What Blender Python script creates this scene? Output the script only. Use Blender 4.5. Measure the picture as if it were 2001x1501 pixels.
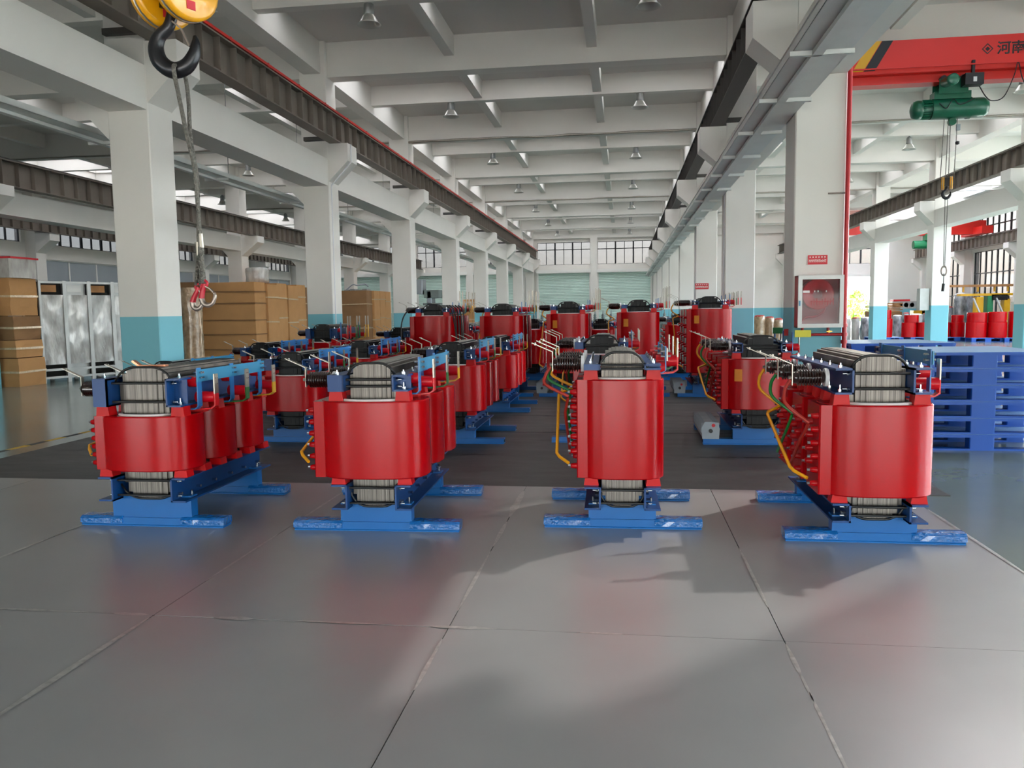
import bpy, math, random
from mathutils import Vector, Matrix
random.seed(7)
for o in list(bpy.data.objects): bpy.data.objects.remove(o)
SC = bpy.context.scene
COL = SC.collection
pi = math.pi
# ------------------------------------------------------------------ camera
CAMH = 1.5
yaw, pit, rol = -.13887, -.09036, -.014125
f_ = Vector((math.sin(yaw)*math.cos(pit), math.cos(yaw)*math.cos(pit), math.sin(pit)))
r_ = Vector((math.cos(yaw), -math.sin(yaw), 0)); u_ = r_.cross(f_)
r2 = r_*math.cos(rol)+u_*math.sin(rol); u2 = u_*math.cos(rol)-r_*math.sin(rol)
cam = bpy.data.cameras.new('camera'); camo = bpy.data.objects.new('camera', cam); COL.objects.link(camo)
cam.sensor_width = 36; cam.lens = 1564.6/2001*36; cam.clip_start = .05; cam.clip_end = 500
camo.matrix_world = Matrix(((r2.x, u2.x, -f_.x, 0), (r2.y, u2.y, -f_.y, 0), (r2.z, u2.z, -f_.z, CAMH), (0, 0, 0, 1)))
SC.camera = camo
# ------------------------------------------------------------------ sky, sun, exposure
SC.view_settings.view_transform = 'Standard'; SC.view_settings.look = 'None'
SC.view_settings.gamma = 1; SC.view_settings.use_curve_mapping = False
SC.view_settings.exposure = .64
W = bpy.data.worlds.new('sky'); SC.world = W; W.use_nodes = True
nt = W.node_tree; bg = nt.nodes['Background']
sky = nt.nodes.new('ShaderNodeTexSky'); sky.sky_type = 'NISHITA'; sky.sun_disc = False
sky.sun_elevation = math.radians(41); sky.sun_rotation = math.radians(45); sky.air_density = 1.0; sky.dust_density = 3.0
hs = nt.nodes.new('ShaderNodeHueSaturation'); hs.inputs['Saturation'].default_value = .45
nt.links.new(sky.outputs[0], hs.inputs['Color']); nt.links.new(hs.outputs[0], bg.inputs[0]); bg.inputs[1].default_value = 4.2
sl = bpy.data.lights.new('sun', 'SUN'); so = bpy.data.objects.new('sun', sl); COL.objects.link(so)
sl.energy = 22; sl.angle = .02; sl.color = (1, .95, .87)
so.rotation_euler = Vector((-.54, -.54, -.65)).to_track_quat('-Z', 'Y').to_euler()
cy = SC.cycles
cy.use_denoising = True; cy.max_bounces = 7; cy.diffuse_bounces = 5; cy.glossy_bounces = 3; cy.transmission_bounces = 4
cy.transparent_max_bounces = 8; cy.caustics_reflective = False; cy.caustics_refractive = False; cy.sample_clamp_indirect = 6
cy.use_adaptive_sampling = True; cy.adaptive_threshold = .012
def portal(loc, size, sizey, d):
    l = bpy.data.lights.new('window_portal', 'AREA'); l.shape = 'RECTANGLE'; l.size = size; l.size_y = sizey
    l.cycles.is_portal = True
    o = bpy.data.objects.new('window_portal', l); COL.objects.link(o); o.location = loc
    o.rotation_euler = Vector(d).to_track_quat('-Z', 'Y').to_euler()
# ------------------------------------------------------------------ materials
def lin(h):
    h = h.lstrip('#'); c = [int(h[i:i+2], 16)/255 for i in (0, 2, 4)]
    return tuple(x/12.92 if x <= .04045 else ((x+.055)/1.055)**2.4 for x in c)
MATS = {}
def M(name, hexc, rough=.5, metal=0., var=0., vs=3., bump=0., bs=40., coat=0., sc=(1, 1, 1), spec=.5, hex2=None, detail=4, alpha=1., rvar=0.):
    m = bpy.data.materials.new(name); m.use_nodes = True; n = m.node_tree; b = n.nodes['Principled BSDF']
    c = lin(hexc); b.inputs['Base Color'].default_value = (*c, 1); b.inputs['Roughness'].default_value = rough
    b.inputs['Metallic'].default_value = metal; b.inputs['Coat Weight'].default_value = coat; b.inputs['Coat Roughness'].default_value = .12
    b.inputs['Specular IOR Level'].default_value = spec; b.inputs['Alpha'].default_value = alpha
    tc = mp = None
    if var or bump or hex2 or rvar:
        tc = n.nodes.new('ShaderNodeTexCoord'); mp = n.nodes.new('ShaderNodeMapping'); mp.inputs['Scale'].default_value = sc
        n.links.new(tc.outputs['Object'], mp.inputs[0])
    if var or hex2 or rvar:
        t = n.nodes.new('ShaderNodeTexNoise'); t.inputs['Scale'].default_value = vs; t.inputs['Detail'].default_value = detail
        n.links.new(mp.outputs[0], t.inputs[0])
        if var or hex2:
            r = n.nodes.new('ShaderNodeValToRGB'); r.color_ramp.elements[0].position = .25; r.color_ramp.elements[1].position = .75
            c2 = lin(hex2) if hex2 else tuple(min(1, x*(1+var)) for x in c)
            c1 = c if hex2 else tuple(x*(1-var) for x in c)
            r.color_ramp.elements[0].color = (*c1, 1); r.color_ramp.elements[1].color = (*c2, 1)
            n.links.new(t.outputs[0], r.inputs[0]); n.links.new(r.outputs[0], b.inputs['Base Color'])
        if rvar:
            k = n.nodes.new('ShaderNodeMapRange'); k.inputs['To Min'].default_value = rough-rvar; k.inputs['To Max'].default_value = rough+rvar
            k.inputs['From Min'].default_value = .1; k.inputs['From Max'].default_value = .9; k.clamp = False
            n.links.new(t.outputs[0], k.inputs[0]); n.links.new(k.outputs[0], b.inputs['Roughness'])
    if bump:
        t = n.nodes.new('ShaderNodeTexNoise'); t.inputs['Scale'].default_value = bs; t.inputs['Detail'].default_value = 3
        n.links.new(mp.outputs[0], t.inputs[0])
        bp = n.nodes.new('ShaderNodeBump'); bp.inputs['Strength'].default_value = bump; bp.inputs['Distance'].default_value = .02
        n.links.new(t.outputs[0], bp.inputs['Height']); n.links.new(bp.outputs[0], b.inputs['Normal'])
    MATS[name] = m
    return m
M('concrete_white', '#e2dfd9', .75, var=.03, vs=1.2)
M('slab', '#d9d6d0', .8, var=.04, vs=.8)
M('red_resin', '#a60108', .26, var=.06, vs=5, spec=.24, sc=(1, 1, .5))
M('red_plastic', '#c0081a', .35, spec=.35)
M('red_part', '#bc060c', .4, spec=.3)
M('blue_frame', '#06386e', .38, var=.06, vs=4, spec=.35)
M('blue_rail', '#0a5a9c', .35, var=.06, vs=5, spec=.4)
M('blue_film', '#0e5b9e', .15, var=.12, vs=30, bump=.8, bs=45, coat=.7)
M('teal_bar', '#2a7fa6', .35, var=.05, vs=4)
M('strap_blue', '#2270b0', .35)
M('bar_red', '#cf1a22', .38); M('bar_green', '#0d6a2c', .4); M('bar_yellow', '#d9a416', .42)
M('tube_yellow', '#e29a0a', .35); M('tube_green', '#0c6e2c', .35); M('tube_red', '#9c2418', .4)
M('tinned', '#9f998e', .4, metal=.9, var=.08, vs=20)
M('copper', '#c98a6a', .35, metal=.9, var=.1, vs=20)
M('steel_bolt', '#c9ccd0', .25, metal=1.)
M('brown_glaze', '#26100d', .18, coat=.5)
M('white_plastic', '#e3e3e6', .4)
M('lv_resin', '#d6cfd0', .4)
M('core_silver', '#827b73', .42, metal=.55, hex2='#3d3834', vs=1., sc=(130, 6, .6), detail=3)
M('core_black', '#0a0b0c', .45, metal=0, spec=.25, hex2='#17191a', vs=1., sc=(110, 4, .6), detail=3)
M('core_top', '#b6b2aa', .38, metal=.7, hex2='#77736c', vs=1., sc=(90, .6, 4), detail=3)
M('black_cord', '#0c0c0e', .45)
M('girder', '#6f675e', .6, var=.15, vs=2)
M('girder_dark', '#3d3a37', .6, var=.1, vs=2)
M('rail_red', '#c0251c', .5)
M('tray_steel', '#d6d8d5', .45, metal=.1, var=.06, vs=3)
M('mat_black', '#302f2d', .5, var=.25, vs=1.5, bump=.1, bs=20, sc=(1, 3, 1), rvar=.12)
M('hook_black', '#16161a', .35, metal=.2, var=.2, vs=8)
M('hook_yellow', '#eaa40c', .32, coat=.4)
M('rope', '#8f8b82', .45, metal=.6, bump=1., bs=120, hex2='#5d5a54', vs=90)
M('sling_red', '#b3132a', .4); M('worn_steel', '#8a7f76', .4, metal=.8, var=.2, vs=12)
M('crane_red', '#d0231a', .45, var=.04, vs=2)
M('hoist_green', '#0b5a40', .35, var=.12, vs=5, coat=.2)
M('black_paint', '#131316', .5)
M('carton', '#b98a58', .8, var=.08, vs=2, bump=.1, bs=6)
M('carton_dark', '#87633f', .8, var=.12, vs=2)
M('tape', '#cdb694', .22, var=.2, vs=20, coat=.5)
M('film', '#c9c8c4', .2, hex2='#8d8a84', vs=6, bump=1., bs=7, sc=(1, 1, .35), coat=.6)
M('film_brown', '#b69a7a', .18, hex2='#7c6348', vs=6, bump=1., bs=9, coat=.7)
M('film_dark', '#b9bcc2', .2, hex2='#24262b', vs=5, bump=1., bs=9, sc=(1, 1, .5), coat=.6)
M('galv', '#b5b6b3', .45, metal=.5, var=.06, vs=6)
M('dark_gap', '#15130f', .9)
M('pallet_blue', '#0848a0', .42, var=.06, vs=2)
M('pallet_sheen', '#86a9cc', .35, var=.1, vs=3)  # paler blue puts the glossy reflection on the deck tops into the colour
M('shutter', '#cfe4dc', .55, var=.03, vs=1)
M('window_frame', '#2d2f33', .5); M('white_frame', '#e4e3df', .5); M('blind', '#9aa2a8', .7, var=.04, vs=1)
M('cab_red', '#a8222c', .4); M('pipe_red', '#b0141f', .35); M('brass', '#b48a3c', .35, metal=.8)
M('sign_red', '#c8202c', .5); M('sign_white', '#f1e6e2', .5)
M('yellow_tape', '#c49a2c', .6, var=.2, vs=8); M('black_tape', '#24221e', .6)
M('weld', '#b4b2ad', .3, metal=.6, var=.25, vs=30); M('lamp_grey', '#8d8f8e', .4, metal=.6); M('lamp_shade', '#c4c3bc', .3, metal=.5)
M('leaf', '#7fa63a', .6, var=.3, vs=3); M('bark', '#5b4a39', .8)
M('green_machine', '#167a4c', .45); M('yellow_machine', '#e0a90c', .45); M('pale_machine', '#c6d5cd', .5)
M('fan_grey', '#8c9298', .4, metal=.4); M('cable_black', '#101010', .5); M('label_orange', '#d07a10', .5)
M('label_yellow', '#d8cf3a', .5); M('tank_grey', '#6f7a78', .5); M('ground_out', '#b8b2a6', .9, var=.1, vs=.5)
M('out_wall', '#d6d3cb', .8, var=.05, vs=.3); M('wood', '#a8784a', .7, var=.2, vs=5); M('logo_black', '#1a1210', .5)
def special():
    # painted columns and walls: white above, blue dado up to 1.5 m
    m = MATS['concrete_white'].copy(); m.name = 'wall_paint'; n = m.node_tree; b = n.nodes['Principled BSDF']
    g = n.nodes.new('ShaderNodeNewGeometry'); s = n.nodes.new('ShaderNodeSeparateXYZ'); n.links.new(g.outputs['Position'], s.inputs[0])
    k = n.nodes.new('ShaderNodeMath'); k.operation = 'LESS_THAN'; k.inputs[1].default_value = 1.5; n.links.new(s.outputs[2], k.inputs[0])
    mx = n.nodes.new('ShaderNodeMix'); mx.data_type = 'RGBA'; n.links.new(k.outputs[0], mx.inputs[0])
    src = b.inputs['Base Color'].links[0].from_socket
    n.links.new(src, mx.inputs[6]); mx.inputs[7].default_value = (*lin('#74b6c4'), 1)
    n.links.new(mx.outputs[2], b.inputs['Base Color']); b.inputs['Roughness'].default_value = .55; MATS['wall_paint'] = m
    # window glass
    m = bpy.data.materials.new('glass'); m.use_nodes = True; n = m.node_tree; n.nodes.remove(n.nodes['Principled BSDF'])
    o = n.nodes['Material Output']; t = n.nodes.new('ShaderNodeBsdfTransparent'); t.inputs[0].default_value = (.86, .9, .93, 1)
    gl = n.nodes.new('ShaderNodeBsdfGlossy'); gl.inputs['Roughness'].default_value = .05
    x = n.nodes.new('ShaderNodeMixShader'); x.inputs[0].default_value = .06
    n.links.new(t.outputs[0], x.inputs[1]); n.links.new(gl.outputs[0], x.inputs[2]); n.links.new(x.outputs[0], o.inputs[0]); MATS['glass'] = m
    def tint(nm, t, gl):
        q = MATS['glass'].copy(); q.name = nm; MATS[nm] = q
        for k in q.node_tree.nodes:
            if k.type == 'BSDF_TRANSPARENT': k.inputs[0].default_value = (t, t, t*1.02, 1)
            if k.type == 'MIX_SHADER': k.inputs[0].default_value = gl
    for nm, c in (('fill_milky_near', .30), ('fill_milky_far', .30)):  # milky panes for the added roof lights that brighten the hall
        q = bpy.data.materials.new(nm); q.use_nodes = True; n = q.node_tree; n.nodes.remove(n.nodes['Principled BSDF']); t = n.nodes.new('ShaderNodeBsdfTranslucent')
        t.inputs[0].default_value = (c, c, c, 1); n.links.new(t.outputs[0], n.nodes['Material Output'].inputs[0]); MATS[nm] = q
    tint('skylight', .3, .06); tint('fill_skylight_main', .42, .06); tint('fill_skylight_right', .7, .06); tint('glass_tinted', .14, .04); tint('cab_glass', .85, .02)  # skylight tints set how much sun the added roof openings pass
    # epoxy floor and steel plates: mottled reflectivity
    for nm, ca, cb, ro, rv, me, s1 in (('epoxy', '#66726c', '#757f79', .17, .04, 0, .7), ('plate', '#969594', '#a3a2a0', .315, .018, .5, 1.1)):
        m = M(nm, ca, ro, metal=me, hex2=cb, vs=s1, rvar=rv, detail=6)
        n = m.node_tree; b = n.nodes['Principled BSDF']
        t = n.nodes.new('ShaderNodeTexNoise'); t.inputs['Scale'].default_value = 2.2 if me else 3.; t.inputs['Detail'].default_value = 2
        tc = n.nodes.new('ShaderNodeTexCoord'); n.links.new(tc.outputs['Object'], t.inputs[0])
        bp = n.nodes.new('ShaderNodeBump'); bp.inputs['Strength'].default_value = .03; bp.inputs['Distance'].default_value = .02
        n.links.new(t.outputs[0], bp.inputs['Height']); n.links.new(bp.outputs[0], b.inputs['Normal'])
special()
# ------------------------------------------------------------------ mesh builder
class MB:
    def __init__(s): s.v = []; s.f = []; s.m = []; s.s = []
    def add(s, vs, fs, mi=0, sm=False):
        k = len(s.v); s.v += [tuple(v) for v in vs]; s.f += [tuple(k+i for i in f) for f in fs]
        s.m += [mi]*len(fs); s.s += [sm]*len(fs); return s
    def box(s, x0, x1, y0, y1, z0, z1, mi=0):
        return s.add([(x0, y0, z0), (x1, y0, z0), (x1, y1, z0), (x0, y1, z0), (x0, y0, z1), (x1, y0, z1), (x1, y1, z1), (x0, y1, z1)],
                     [(0, 3, 2, 1), (4, 5, 6, 7), (0, 1, 5, 4), (1, 2, 6, 5), (2, 3, 7, 6), (3, 0, 4, 7)], mi)
    def bbox(s, x0, x1, y0, y1, z0, z1, r=.01, mi=0):   # box with chamfered vertical edges
        p = [(x0+r, y0), (x1-r, y0), (x1, y0+r), (x1, y1-r), (x1-r, y1), (x0+r, y1), (x0, y1-r), (x0, y0+r)]
        return s.prism(p, 'z', z0, z1, mi)
    def prism(s, p, ax, a, b, mi=0, sm=False):          # polygon p extruded along axis; x:(y,z) y:(x,z) z:(x,y)
        n = len(p)
        def q(u, v, w): return {'x': (w, u, v), 'y': (u, w, v), 'z': (u, v, w)}[ax]
        area = sum(p[i][0]*p[(i+1) % n][1]-p[(i+1) % n][0]*p[i][1] for i in range(n))
        if (area < 0) != (ax == 'y'): p = p[::-1]
        A = [q(u, v, a) for u, v in p]; B = [q(u, v, b) for u, v in p]
        s.add(A, [tuple(range(n))[::-1]], mi); s.add(B, [tuple(range(n))], mi)
        return s.add(A+B, [(i, (i+1) % n, n+(i+1) % n, n+i) for i in range(n)], mi, sm)
    def cyl(s, p0, p1, r0, r1=None, n=12, mi=0, caps=True, sm=True):
        r1 = r0 if r1 is None else r1; p0 = Vector(p0); p1 = Vector(p1); d = (p1-p0).normalized()
        a = d.orthogonal().normalized(); b = d.cross(a)
        c = [(math.cos(2*pi*i/n)*a+math.sin(2*pi*i/n)*b) for i in range(n)]
        A = [p0+r0*x for x in c]; B = [p1+r1*x for x in c]
        s.add(A+B, [(i, (i+1) % n, n+(i+1) % n, n+i) for i in range(n)], mi, sm)
        if caps: s.add(A, [tuple(range(n))[::-1]], mi); s.add(B, [tuple(range(n))], mi)
        return s
    def tube(s, pts, r, n=8, mi=0, closed=False):
        pts = [Vector(p) for p in pts]; N = len(pts); rr = r if isinstance(r, (list, tuple)) else [r]*N; V = []; a = None
        for i in range(N):
            if closed: d = pts[(i+1) % N]-pts[i-1]
            else: d = pts[min(i+1, N-1)]-pts[max(i-1, 0)]
            d.normalize()
            a = d.orthogonal().normalized() if a is None else (a-d*a.dot(d)).normalized()
            b = d.cross(a); V += [pts[i]+rr[i]*(math.cos(2*pi*k/n)*a+math.sin(2*pi*k/n)*b) for k in range(n)]
        F = [(i*n+k, i*n+(k+1) % n, ((i+1) % N)*n+(k+1) % n, ((i+1) % N)*n+k) for i in range(N if closed else N-1) for k in range(n)]
        s.add(V, F, mi, True)
        if not closed: s.add(V[:n], [tuple(range(n))[::-1]], mi); s.add(V[-n:], [tuple(range(n))], mi)
        return s
    def lathe(s, prof, c, d=(0, 0, 1), n=16, mi=0, sm=True):   # prof: list of (r, h) along direction d from c
        c = Vector(c); d = Vector(d).normalized(); a = d.orthogonal().normalized(); b = d.cross(a); V = []
        for r, h in prof: V += [c+d*h+r*(math.cos(2*pi*k/n)*a+math.sin(2*pi*k/n)*b) for k in range(n)]
        return s.add(V, [(i*n+k, i*n+(k+1) % n, (i+1)*n+(k+1) % n, (i+1)*n+k) for i in range(len(prof)-1) for k in range(n)], mi, sm)
    def strip(s, pts, w, t, up, mi=0):   # flat bar along a polyline: width w along `up`, thickness t
        pts = [Vector(p) for p in pts]; up = Vector(up).normalized(); N = len(pts); R = []
        for i in range(N):
            d1 = (pts[i]-pts[i-1]).normalized() if i else (pts[1]-pts[0]).normalized()
            d2 = (pts[i+1]-pts[i]).normalized() if i < N-1 else d1
            nn = (d1.cross(up)+d2.cross(up)).normalized(); k = 1/max(.4, nn.dot(d1.cross(up).normalized()))
            for sx, sy in ((-1, -1), (1, -1), (1, 1), (-1, 1)): R.append(pts[i]+up*(sx*w/2)+nn*(sy*t/2*k))
        F = [(i*4+k, i*4+(k+1) % 4, (i+1)*4+(k+1) % 4, (i+1)*4+k) for i in range(N-1) for k in range(4)]
        F += [(3, 2, 1, 0), tuple((N-1)*4+k for k in range(4))]
        return s.add(R, F, mi)
    def mesh(s, name, mats):
        me = bpy.data.meshes.new(name); me.from_pydata(s.v, [], s.f)
        for m in ([mats] if isinstance(mats, str) else mats): me.materials.append(MATS[m])
        me.polygons.foreach_set('material_index', s.m); me.polygons.foreach_set('use_smooth', s.s); me.update(); return me
    def obj(s, name, mats, parent=None, kind=None): return link(name, s.mesh(name, mats), parent, kind=kind)
def link(name, me, parent=None, loc=None, rot=None, kind=None, scale=None):
    o = bpy.data.objects.new(name, me); COL.objects.link(o)
    if parent is not None: o.parent = parent
    if loc is not None: o.location = loc
    if rot is not None: o.rotation_euler = rot
    if scale is not None: o.scale = scale
    if kind: o['kind'] = kind
    return o
def empty(name, loc=(0, 0, 0), rz=0., parent=None):
    o = link(name, None, parent, loc, (0, 0, rz)); o.empty_display_size = .1; return o
def tag(o, label, cat, group=None):
    o['label'] = label; o['category'] = cat
    if group: o['group'] = group
    return o
def struct(o): o['kind'] = 'structure'; return o
def box(name, mat, x0, x1, y0, y1, z0, z1, parent=None, kind=None): return MB().box(x0, x1, y0, y1, z0, z1).obj(name, mat, parent, kind)
SHARE = {}
def share(key, fn):
    if key not in SHARE: SHARE[key] = fn()
    return SHARE[key]
# ================================================================== SETTING
ROWX = [-21.75, -13.715, -5.925, 2.11, 9.97, 17.95]
ROWY = [-2.8+6*k for k in range(10)]          # 3.2, 9.2 ... 51.2 are column fronts
HW = .265
CEIL = 6.7
XL, XR, YB, YF = -22., 18.2, -7., 51.75
floor = struct(box('floor', 'epoxy', XL, XR, YB, YF, -.2, 0))
struct(box('ground_outside', 'ground_out', -80, 90, -70, 130, -.4, -.21))
# rubber matting strips over the floor behind the steel plates
for i, y in enumerate([6.6, 8.15, 9.75, 11.35, 12.95, 14.55, 16.15, 17.75, 19.35, 20.95]):
    box('rubber_mat', 'mat_black', -6.62, 2.55, y+.012, y+1.588, 0, .008, floor)
PX = [-6.92, -5.38, -3.85, -2.325, -.82, .71, 2.2]
for i in range(6):
    for y0, y1 in ((3.59, 6.66), (.5, 3.59), (-2.6, .5)):
        m = MB(); g = .0025; j = random.uniform(0, .003)
        m.bbox(PX[i]+g, PX[i+1]-g, y0+g, y1-g, .0082+j*.3, .0145+j, .004)
        m.obj('steel_plate', 'plate', floor)
# weld and grind marks along the plate seams
for px, py, dx, dy in ((-3.15, 3.59, .5, .014), (-2.45, 3.59, .10, .02), (-1.9, 3.59, .10, .03), (-1.35, 3.59, .22, .012), (-.75, 3.59, .16, .02), (-.1, 3.59, .10, .012), (-2.325, 3.0, .022, .55), (-2.325, 4.6, .012, .5), (-2.325, 5.9, .014, .5),
                       (-.82, 6.05, .04, .42), (-.82, 5.2, .016, .3), (-.82, 4.3, .012, .5), (-.82, 3.2, .014, .25), (.71, 4.5, .012, .5), (.71, 3.4, .012, .16), (.71, 3.15, .01, .12), (.71, 2.7, .010, .4), (2.2, 5.3, .02, .8), (-3.85, 4.4, .02, .5), (-3.85, 5.2, .012, .4)):
    m = MB(); n = 6; L_ = max(dx, dy); V = []
    for q in range(n+1):
        t = -1+2*q/n; w = min(dx, dy)*(.5+.5*random.random())*(1-.8*abs(t)**3); c = Vector((t*dx if dx > dy else 0, t*dy if dy > dx else 0, 0)); o_ = Vector((0, w, 0)) if dx > dy else Vector((w, 0, 0))
        V += [(px+c.x-o_.x, py+c.y-o_.y, .0178), (px+c.x+o_.x, py+c.y+o_.y, .0178)]
    m.add(V, [(2*q, 2*q+2, 2*q+3, 2*q+1) if dx > dy else (2*q, 2*q+1, 2*q+3, 2*q+2) for q in range(n)]); m.obj('weld_mark', 'weld', floor)
for k in range(34):     # yellow and black floor tape beside the left columns
    y = 5.4+k*.31
    box('floor_tape', 'yellow_tape' if k % 2 else 'black_tape', -7.03, -6.95, y, y+.31, 0, .0015, floor)
# columns with brackets
def column(r, k):
    x, y = ROWX[r], ROWY[k]; m = MB(); hz = CEIL
    m.bbox(x-HW, x+HW, y, y+2*HW, 0, hz, .012)
    def bracket(sx, top, tip, zt, zb):
        a = x+sx*HW*.98; b = x+sx*(HW+tip)
        m.prism([(a, top), (b, top), (b, zt), (a, zb)], 'y', y+.003, y+2*HW-.003)
    if r == 2: bracket(1, 4.78, .4, 4.45, 4.06); bracket(-1, 4.29, .42, 4.09, 3.64)
    if r == 3: bracket(-1, 4.78, .46, 4.40, 4.00); bracket(1, 4.78, .43, 4.51, 4.1)
    if r == 1: bracket(1, 4.3, .62, 4.08, 3.6); bracket(-1, 4.3, .42, 4.08, 3.6)
    if r == 4: bracket(-1, 4.78, .43, 4.5, 4.05); bracket(1, 4.78, .43, 4.5, 4.05)
    if r == 0: bracket(1, 4.62, .6, 4.35, 3.9)
    if r == 5: bracket(-1, 4.3, .5, 4.05, 3.6)
    return struct(m.obj('column', 'wall_paint'))
COLS = {}
for r in range(6):
    for k in range(1 if r not in (2, 3) else 0, 10):
        if k <= 1 and r in (0, 3, 5): continue
        COLS[r, k] = column(r, k)
# tie beams along the column rows
for r, z0, z1 in ((1, 3.78, 4.29), (2, 3.98, 4.5), (3, 3.98, 4.5), (4, 3.95, 4.5)):
    for k in range(9):
        if r in (1, 4) and k < 1: continue
        w = .25; struct(box('tie_beam', 'concrete_white', ROWX[r]-w, ROWX[r]+w, ROWY[k]+2*HW, ROWY[k+1], z0, z1))
# roof slab; unseen skylight added in the right bay for the floor's sun patch
SKY = (3.7, 7.3, 8.4, 12.3)
a, b, c, d = SKY
HOLES = [(a, b, c, d)]
DIFF = {}
for k in range(1, 9):      # milky roof lights added for fill, tucked close behind each beam
    for yb, dep, bot in ((ROWY[k]+.45, 2.6, 6.05), (ROWY[k]+3.36, 2.6, 6.27)):
        hid = (CEIL-CAMH)/(bot-CAMH)*yb-yb if yb > 1 else 2.; y0 = yb+.1; y1 = min(yb+1.75, yb+max(.5, hid-.4))
        for x0, x1 in ((-3.05, -.72), (-5.6, -3.4), (-.35, 1.8))+(((-13.3, -11.3), (-10.95, -8.7), (-8.4, -6.3)) if k > 1 else ())+(((2.5, 4.5), (4.95, 7.1), (7.55, 9.6)) if k > 2 else ()): HOLES.append((x0, x1, y0, y1)); DIFF[(x0, x1, y0, y1)] = k
for k in range(4, 9): HOLES += [(12.8, 15.1, ROWY[k]+.55, ROWY[k]+3.06), (12.8, 15.1, ROWY[k]+3.46, ROWY[k+1]), (-18.9, -16.6, ROWY[k]+.55, ROWY[k]+3.06), (-18.9, -16.6, ROWY[k]+3.46, ROWY[k+1])]  # further roof lights added over the side bays to brighten the far hall
us = sorted({XL, XR, *[h[0] for h in HOLES], *[h[1] for h in HOLES]}); m = MB()
for i in range(len(us)-1):
    hs_ = sorted([(h[2], h[3]) for h in HOLES if h[0] <= us[i] and us[i+1] <= h[1]]); y = YB
    for h0, h1 in hs_: m.box(us[i], us[i+1], y, h0, CEIL, CEIL+.2); y = h1
    m.box(us[i], us[i+1], y, YF, CEIL, CEIL+.2)
m.prism([(5.4, 8.4), (7.3, 8.4), (7.3, 10.3)], 'z', CEIL, CEIL+.2)  # unseen slab corner, added to give the sun patch its slanted edge
ceiling = struct(m.obj('ceiling', 'slab'))
for h in HOLES:
    mg = MB(); mg.box(h[0]-.02, h[1]+.02, h[2]-.02, h[3]+.02, CEIL+.2, CEIL+.21); mg.obj('added_skylight_pane', 'skylight' if h == HOLES[0] else ('fill_milky_far' if DIFF[h] > 5 else 'fill_milky_near') if h in DIFF else 'fill_skylight_right' if h[0] > 0 else 'fill_milky_near', ceiling)
for x0, x1, y0, y1 in ((12.8, 15.1, 21.5, 51), ): portal(((x0+x1)/2, (y0+y1)/2, CEIL+.35), x1-x0, y1-y0, (0, 0, -1))
for k in range(10):
    y = ROWY[k]
    for x0, x1 in (((XL, 3.5), (7.5, XR)) if k == 2 else ((XL, XR),)): struct(box('roof_beam', 'concrete_white', x0, x1, y+.1, y+.45, 6.05, CEIL))  # beam left open under the unseen skylight so the sun gets through
    if k < 9 and not (SKY[2] < y+3.2 < SKY[3]):
        struct(box('roof_beam', 'concrete_white', XL, XR, y+3.16, y+3.36, 6.27, CEIL))
for x, w, z in [(x+.0, .17, 6.1) for x in ROWX] + [(ROWX[i]+t*(ROWX[i+1]-ROWX[i]), .095, 6.32) for i in range(5) for t in (1/3., 2/3.)]:
    if abs(x-4.73) < .1 or abs(x-7.35) < .15:
        struct(box('roof_beam', 'concrete_white', x-w, x+w, YB, SKY[2]-.05, z, CEIL)); struct(box('roof_beam', 'concrete_white', x-w, x+w, SKY[3]+.05, YF, z, CEIL))
    else: struct(box('roof_beam', 'concrete_white', x-w, x+w, YB, YF, z, CEIL))
def wall(name, ax, c0, c1, u0, u1, z1, ops, mat='wall_paint'):
    us = sorted({u0, u1, *[o[0] for o in ops], *[o[1] for o in ops]}); zs = sorted({0, z1, *[o[2] for o in ops], *[o[3] for o in ops]})
    m = MB()
    for i in range(len(us)-1):
        st = None
        for j in range(len(zs)):
            full = j < len(zs)-1 and not any(o[0] <= us[i] and us[i+1] <= o[1] and o[2] <= zs[j] and zs[j+1] <= o[3] for o in ops)
            if full and st is None: st = zs[j]
            if not full and st is not None:
                if ax == 'y': m.box(us[i], us[i+1], c0, c1, st, zs[j])
                else: m.box(c0, c1, us[i], us[i+1], st, zs[j])
                st = None
    return struct(m.obj(name, mat))
WN = [0]
def window(ax, c, u0, u1, z0, z1, nu, rows, panes=True, frame='window_frame', bw=.05, thick=2, glass='glass'):
    """frame bars plus one pane per light; rows are z cut positions"""
    WN[0] += 1; m = MB(); t = .06
    def bx(a, b, p, q, mi=0):
        if ax == 'y': m.box(a, b, c-t/2, c+t/2, p, q, mi)
        else: m.box(c-t/2, c+t/2, a, b, p, q, mi)
    zs = [z0]+list(rows)+[z1]
    for z in zs: bx(u0, u1, z-bw/2, z+bw/2)
    for i in range(nu+1):
        u = u0+(u1-u0)*i/nu; w = bw*(1.9 if thick and i % thick == 0 and 0 < i < nu else .8); bx(u-w/2, u+w/2, z0, z1)
    w = struct(m.obj('window_%d' % WN[0], frame))
    du = (u1-u0)/nu
    if panes:
        for j in range(len(zs)-1):
            h = zs[j+1]-zs[j]
            def mk():
                q = MB(); q.box(-du/2, du/2, -.004, .004, 0, h) if ax == 'y' else q.box(-.004, .004, -du/2, du/2, 0, h); return q.mesh('pane', glass)
            me = share(('pane', ax, round(du, 3), round(h, 3), glass), mk)
            for i in range(nu):
                u = u0+du*(i+.5); link('pane', me, w, (u, c, zs[j]) if ax == 'y' else (c, u, zs[j]))
    else:
        q = MB(); q.box(u0, u1, c-.004, c+.004, z0, z1) if ax == 'y' else q.box(c-.004, c+.004, u0, u1, z0, z1); q.obj('pane', glass, w)
    return w
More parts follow.
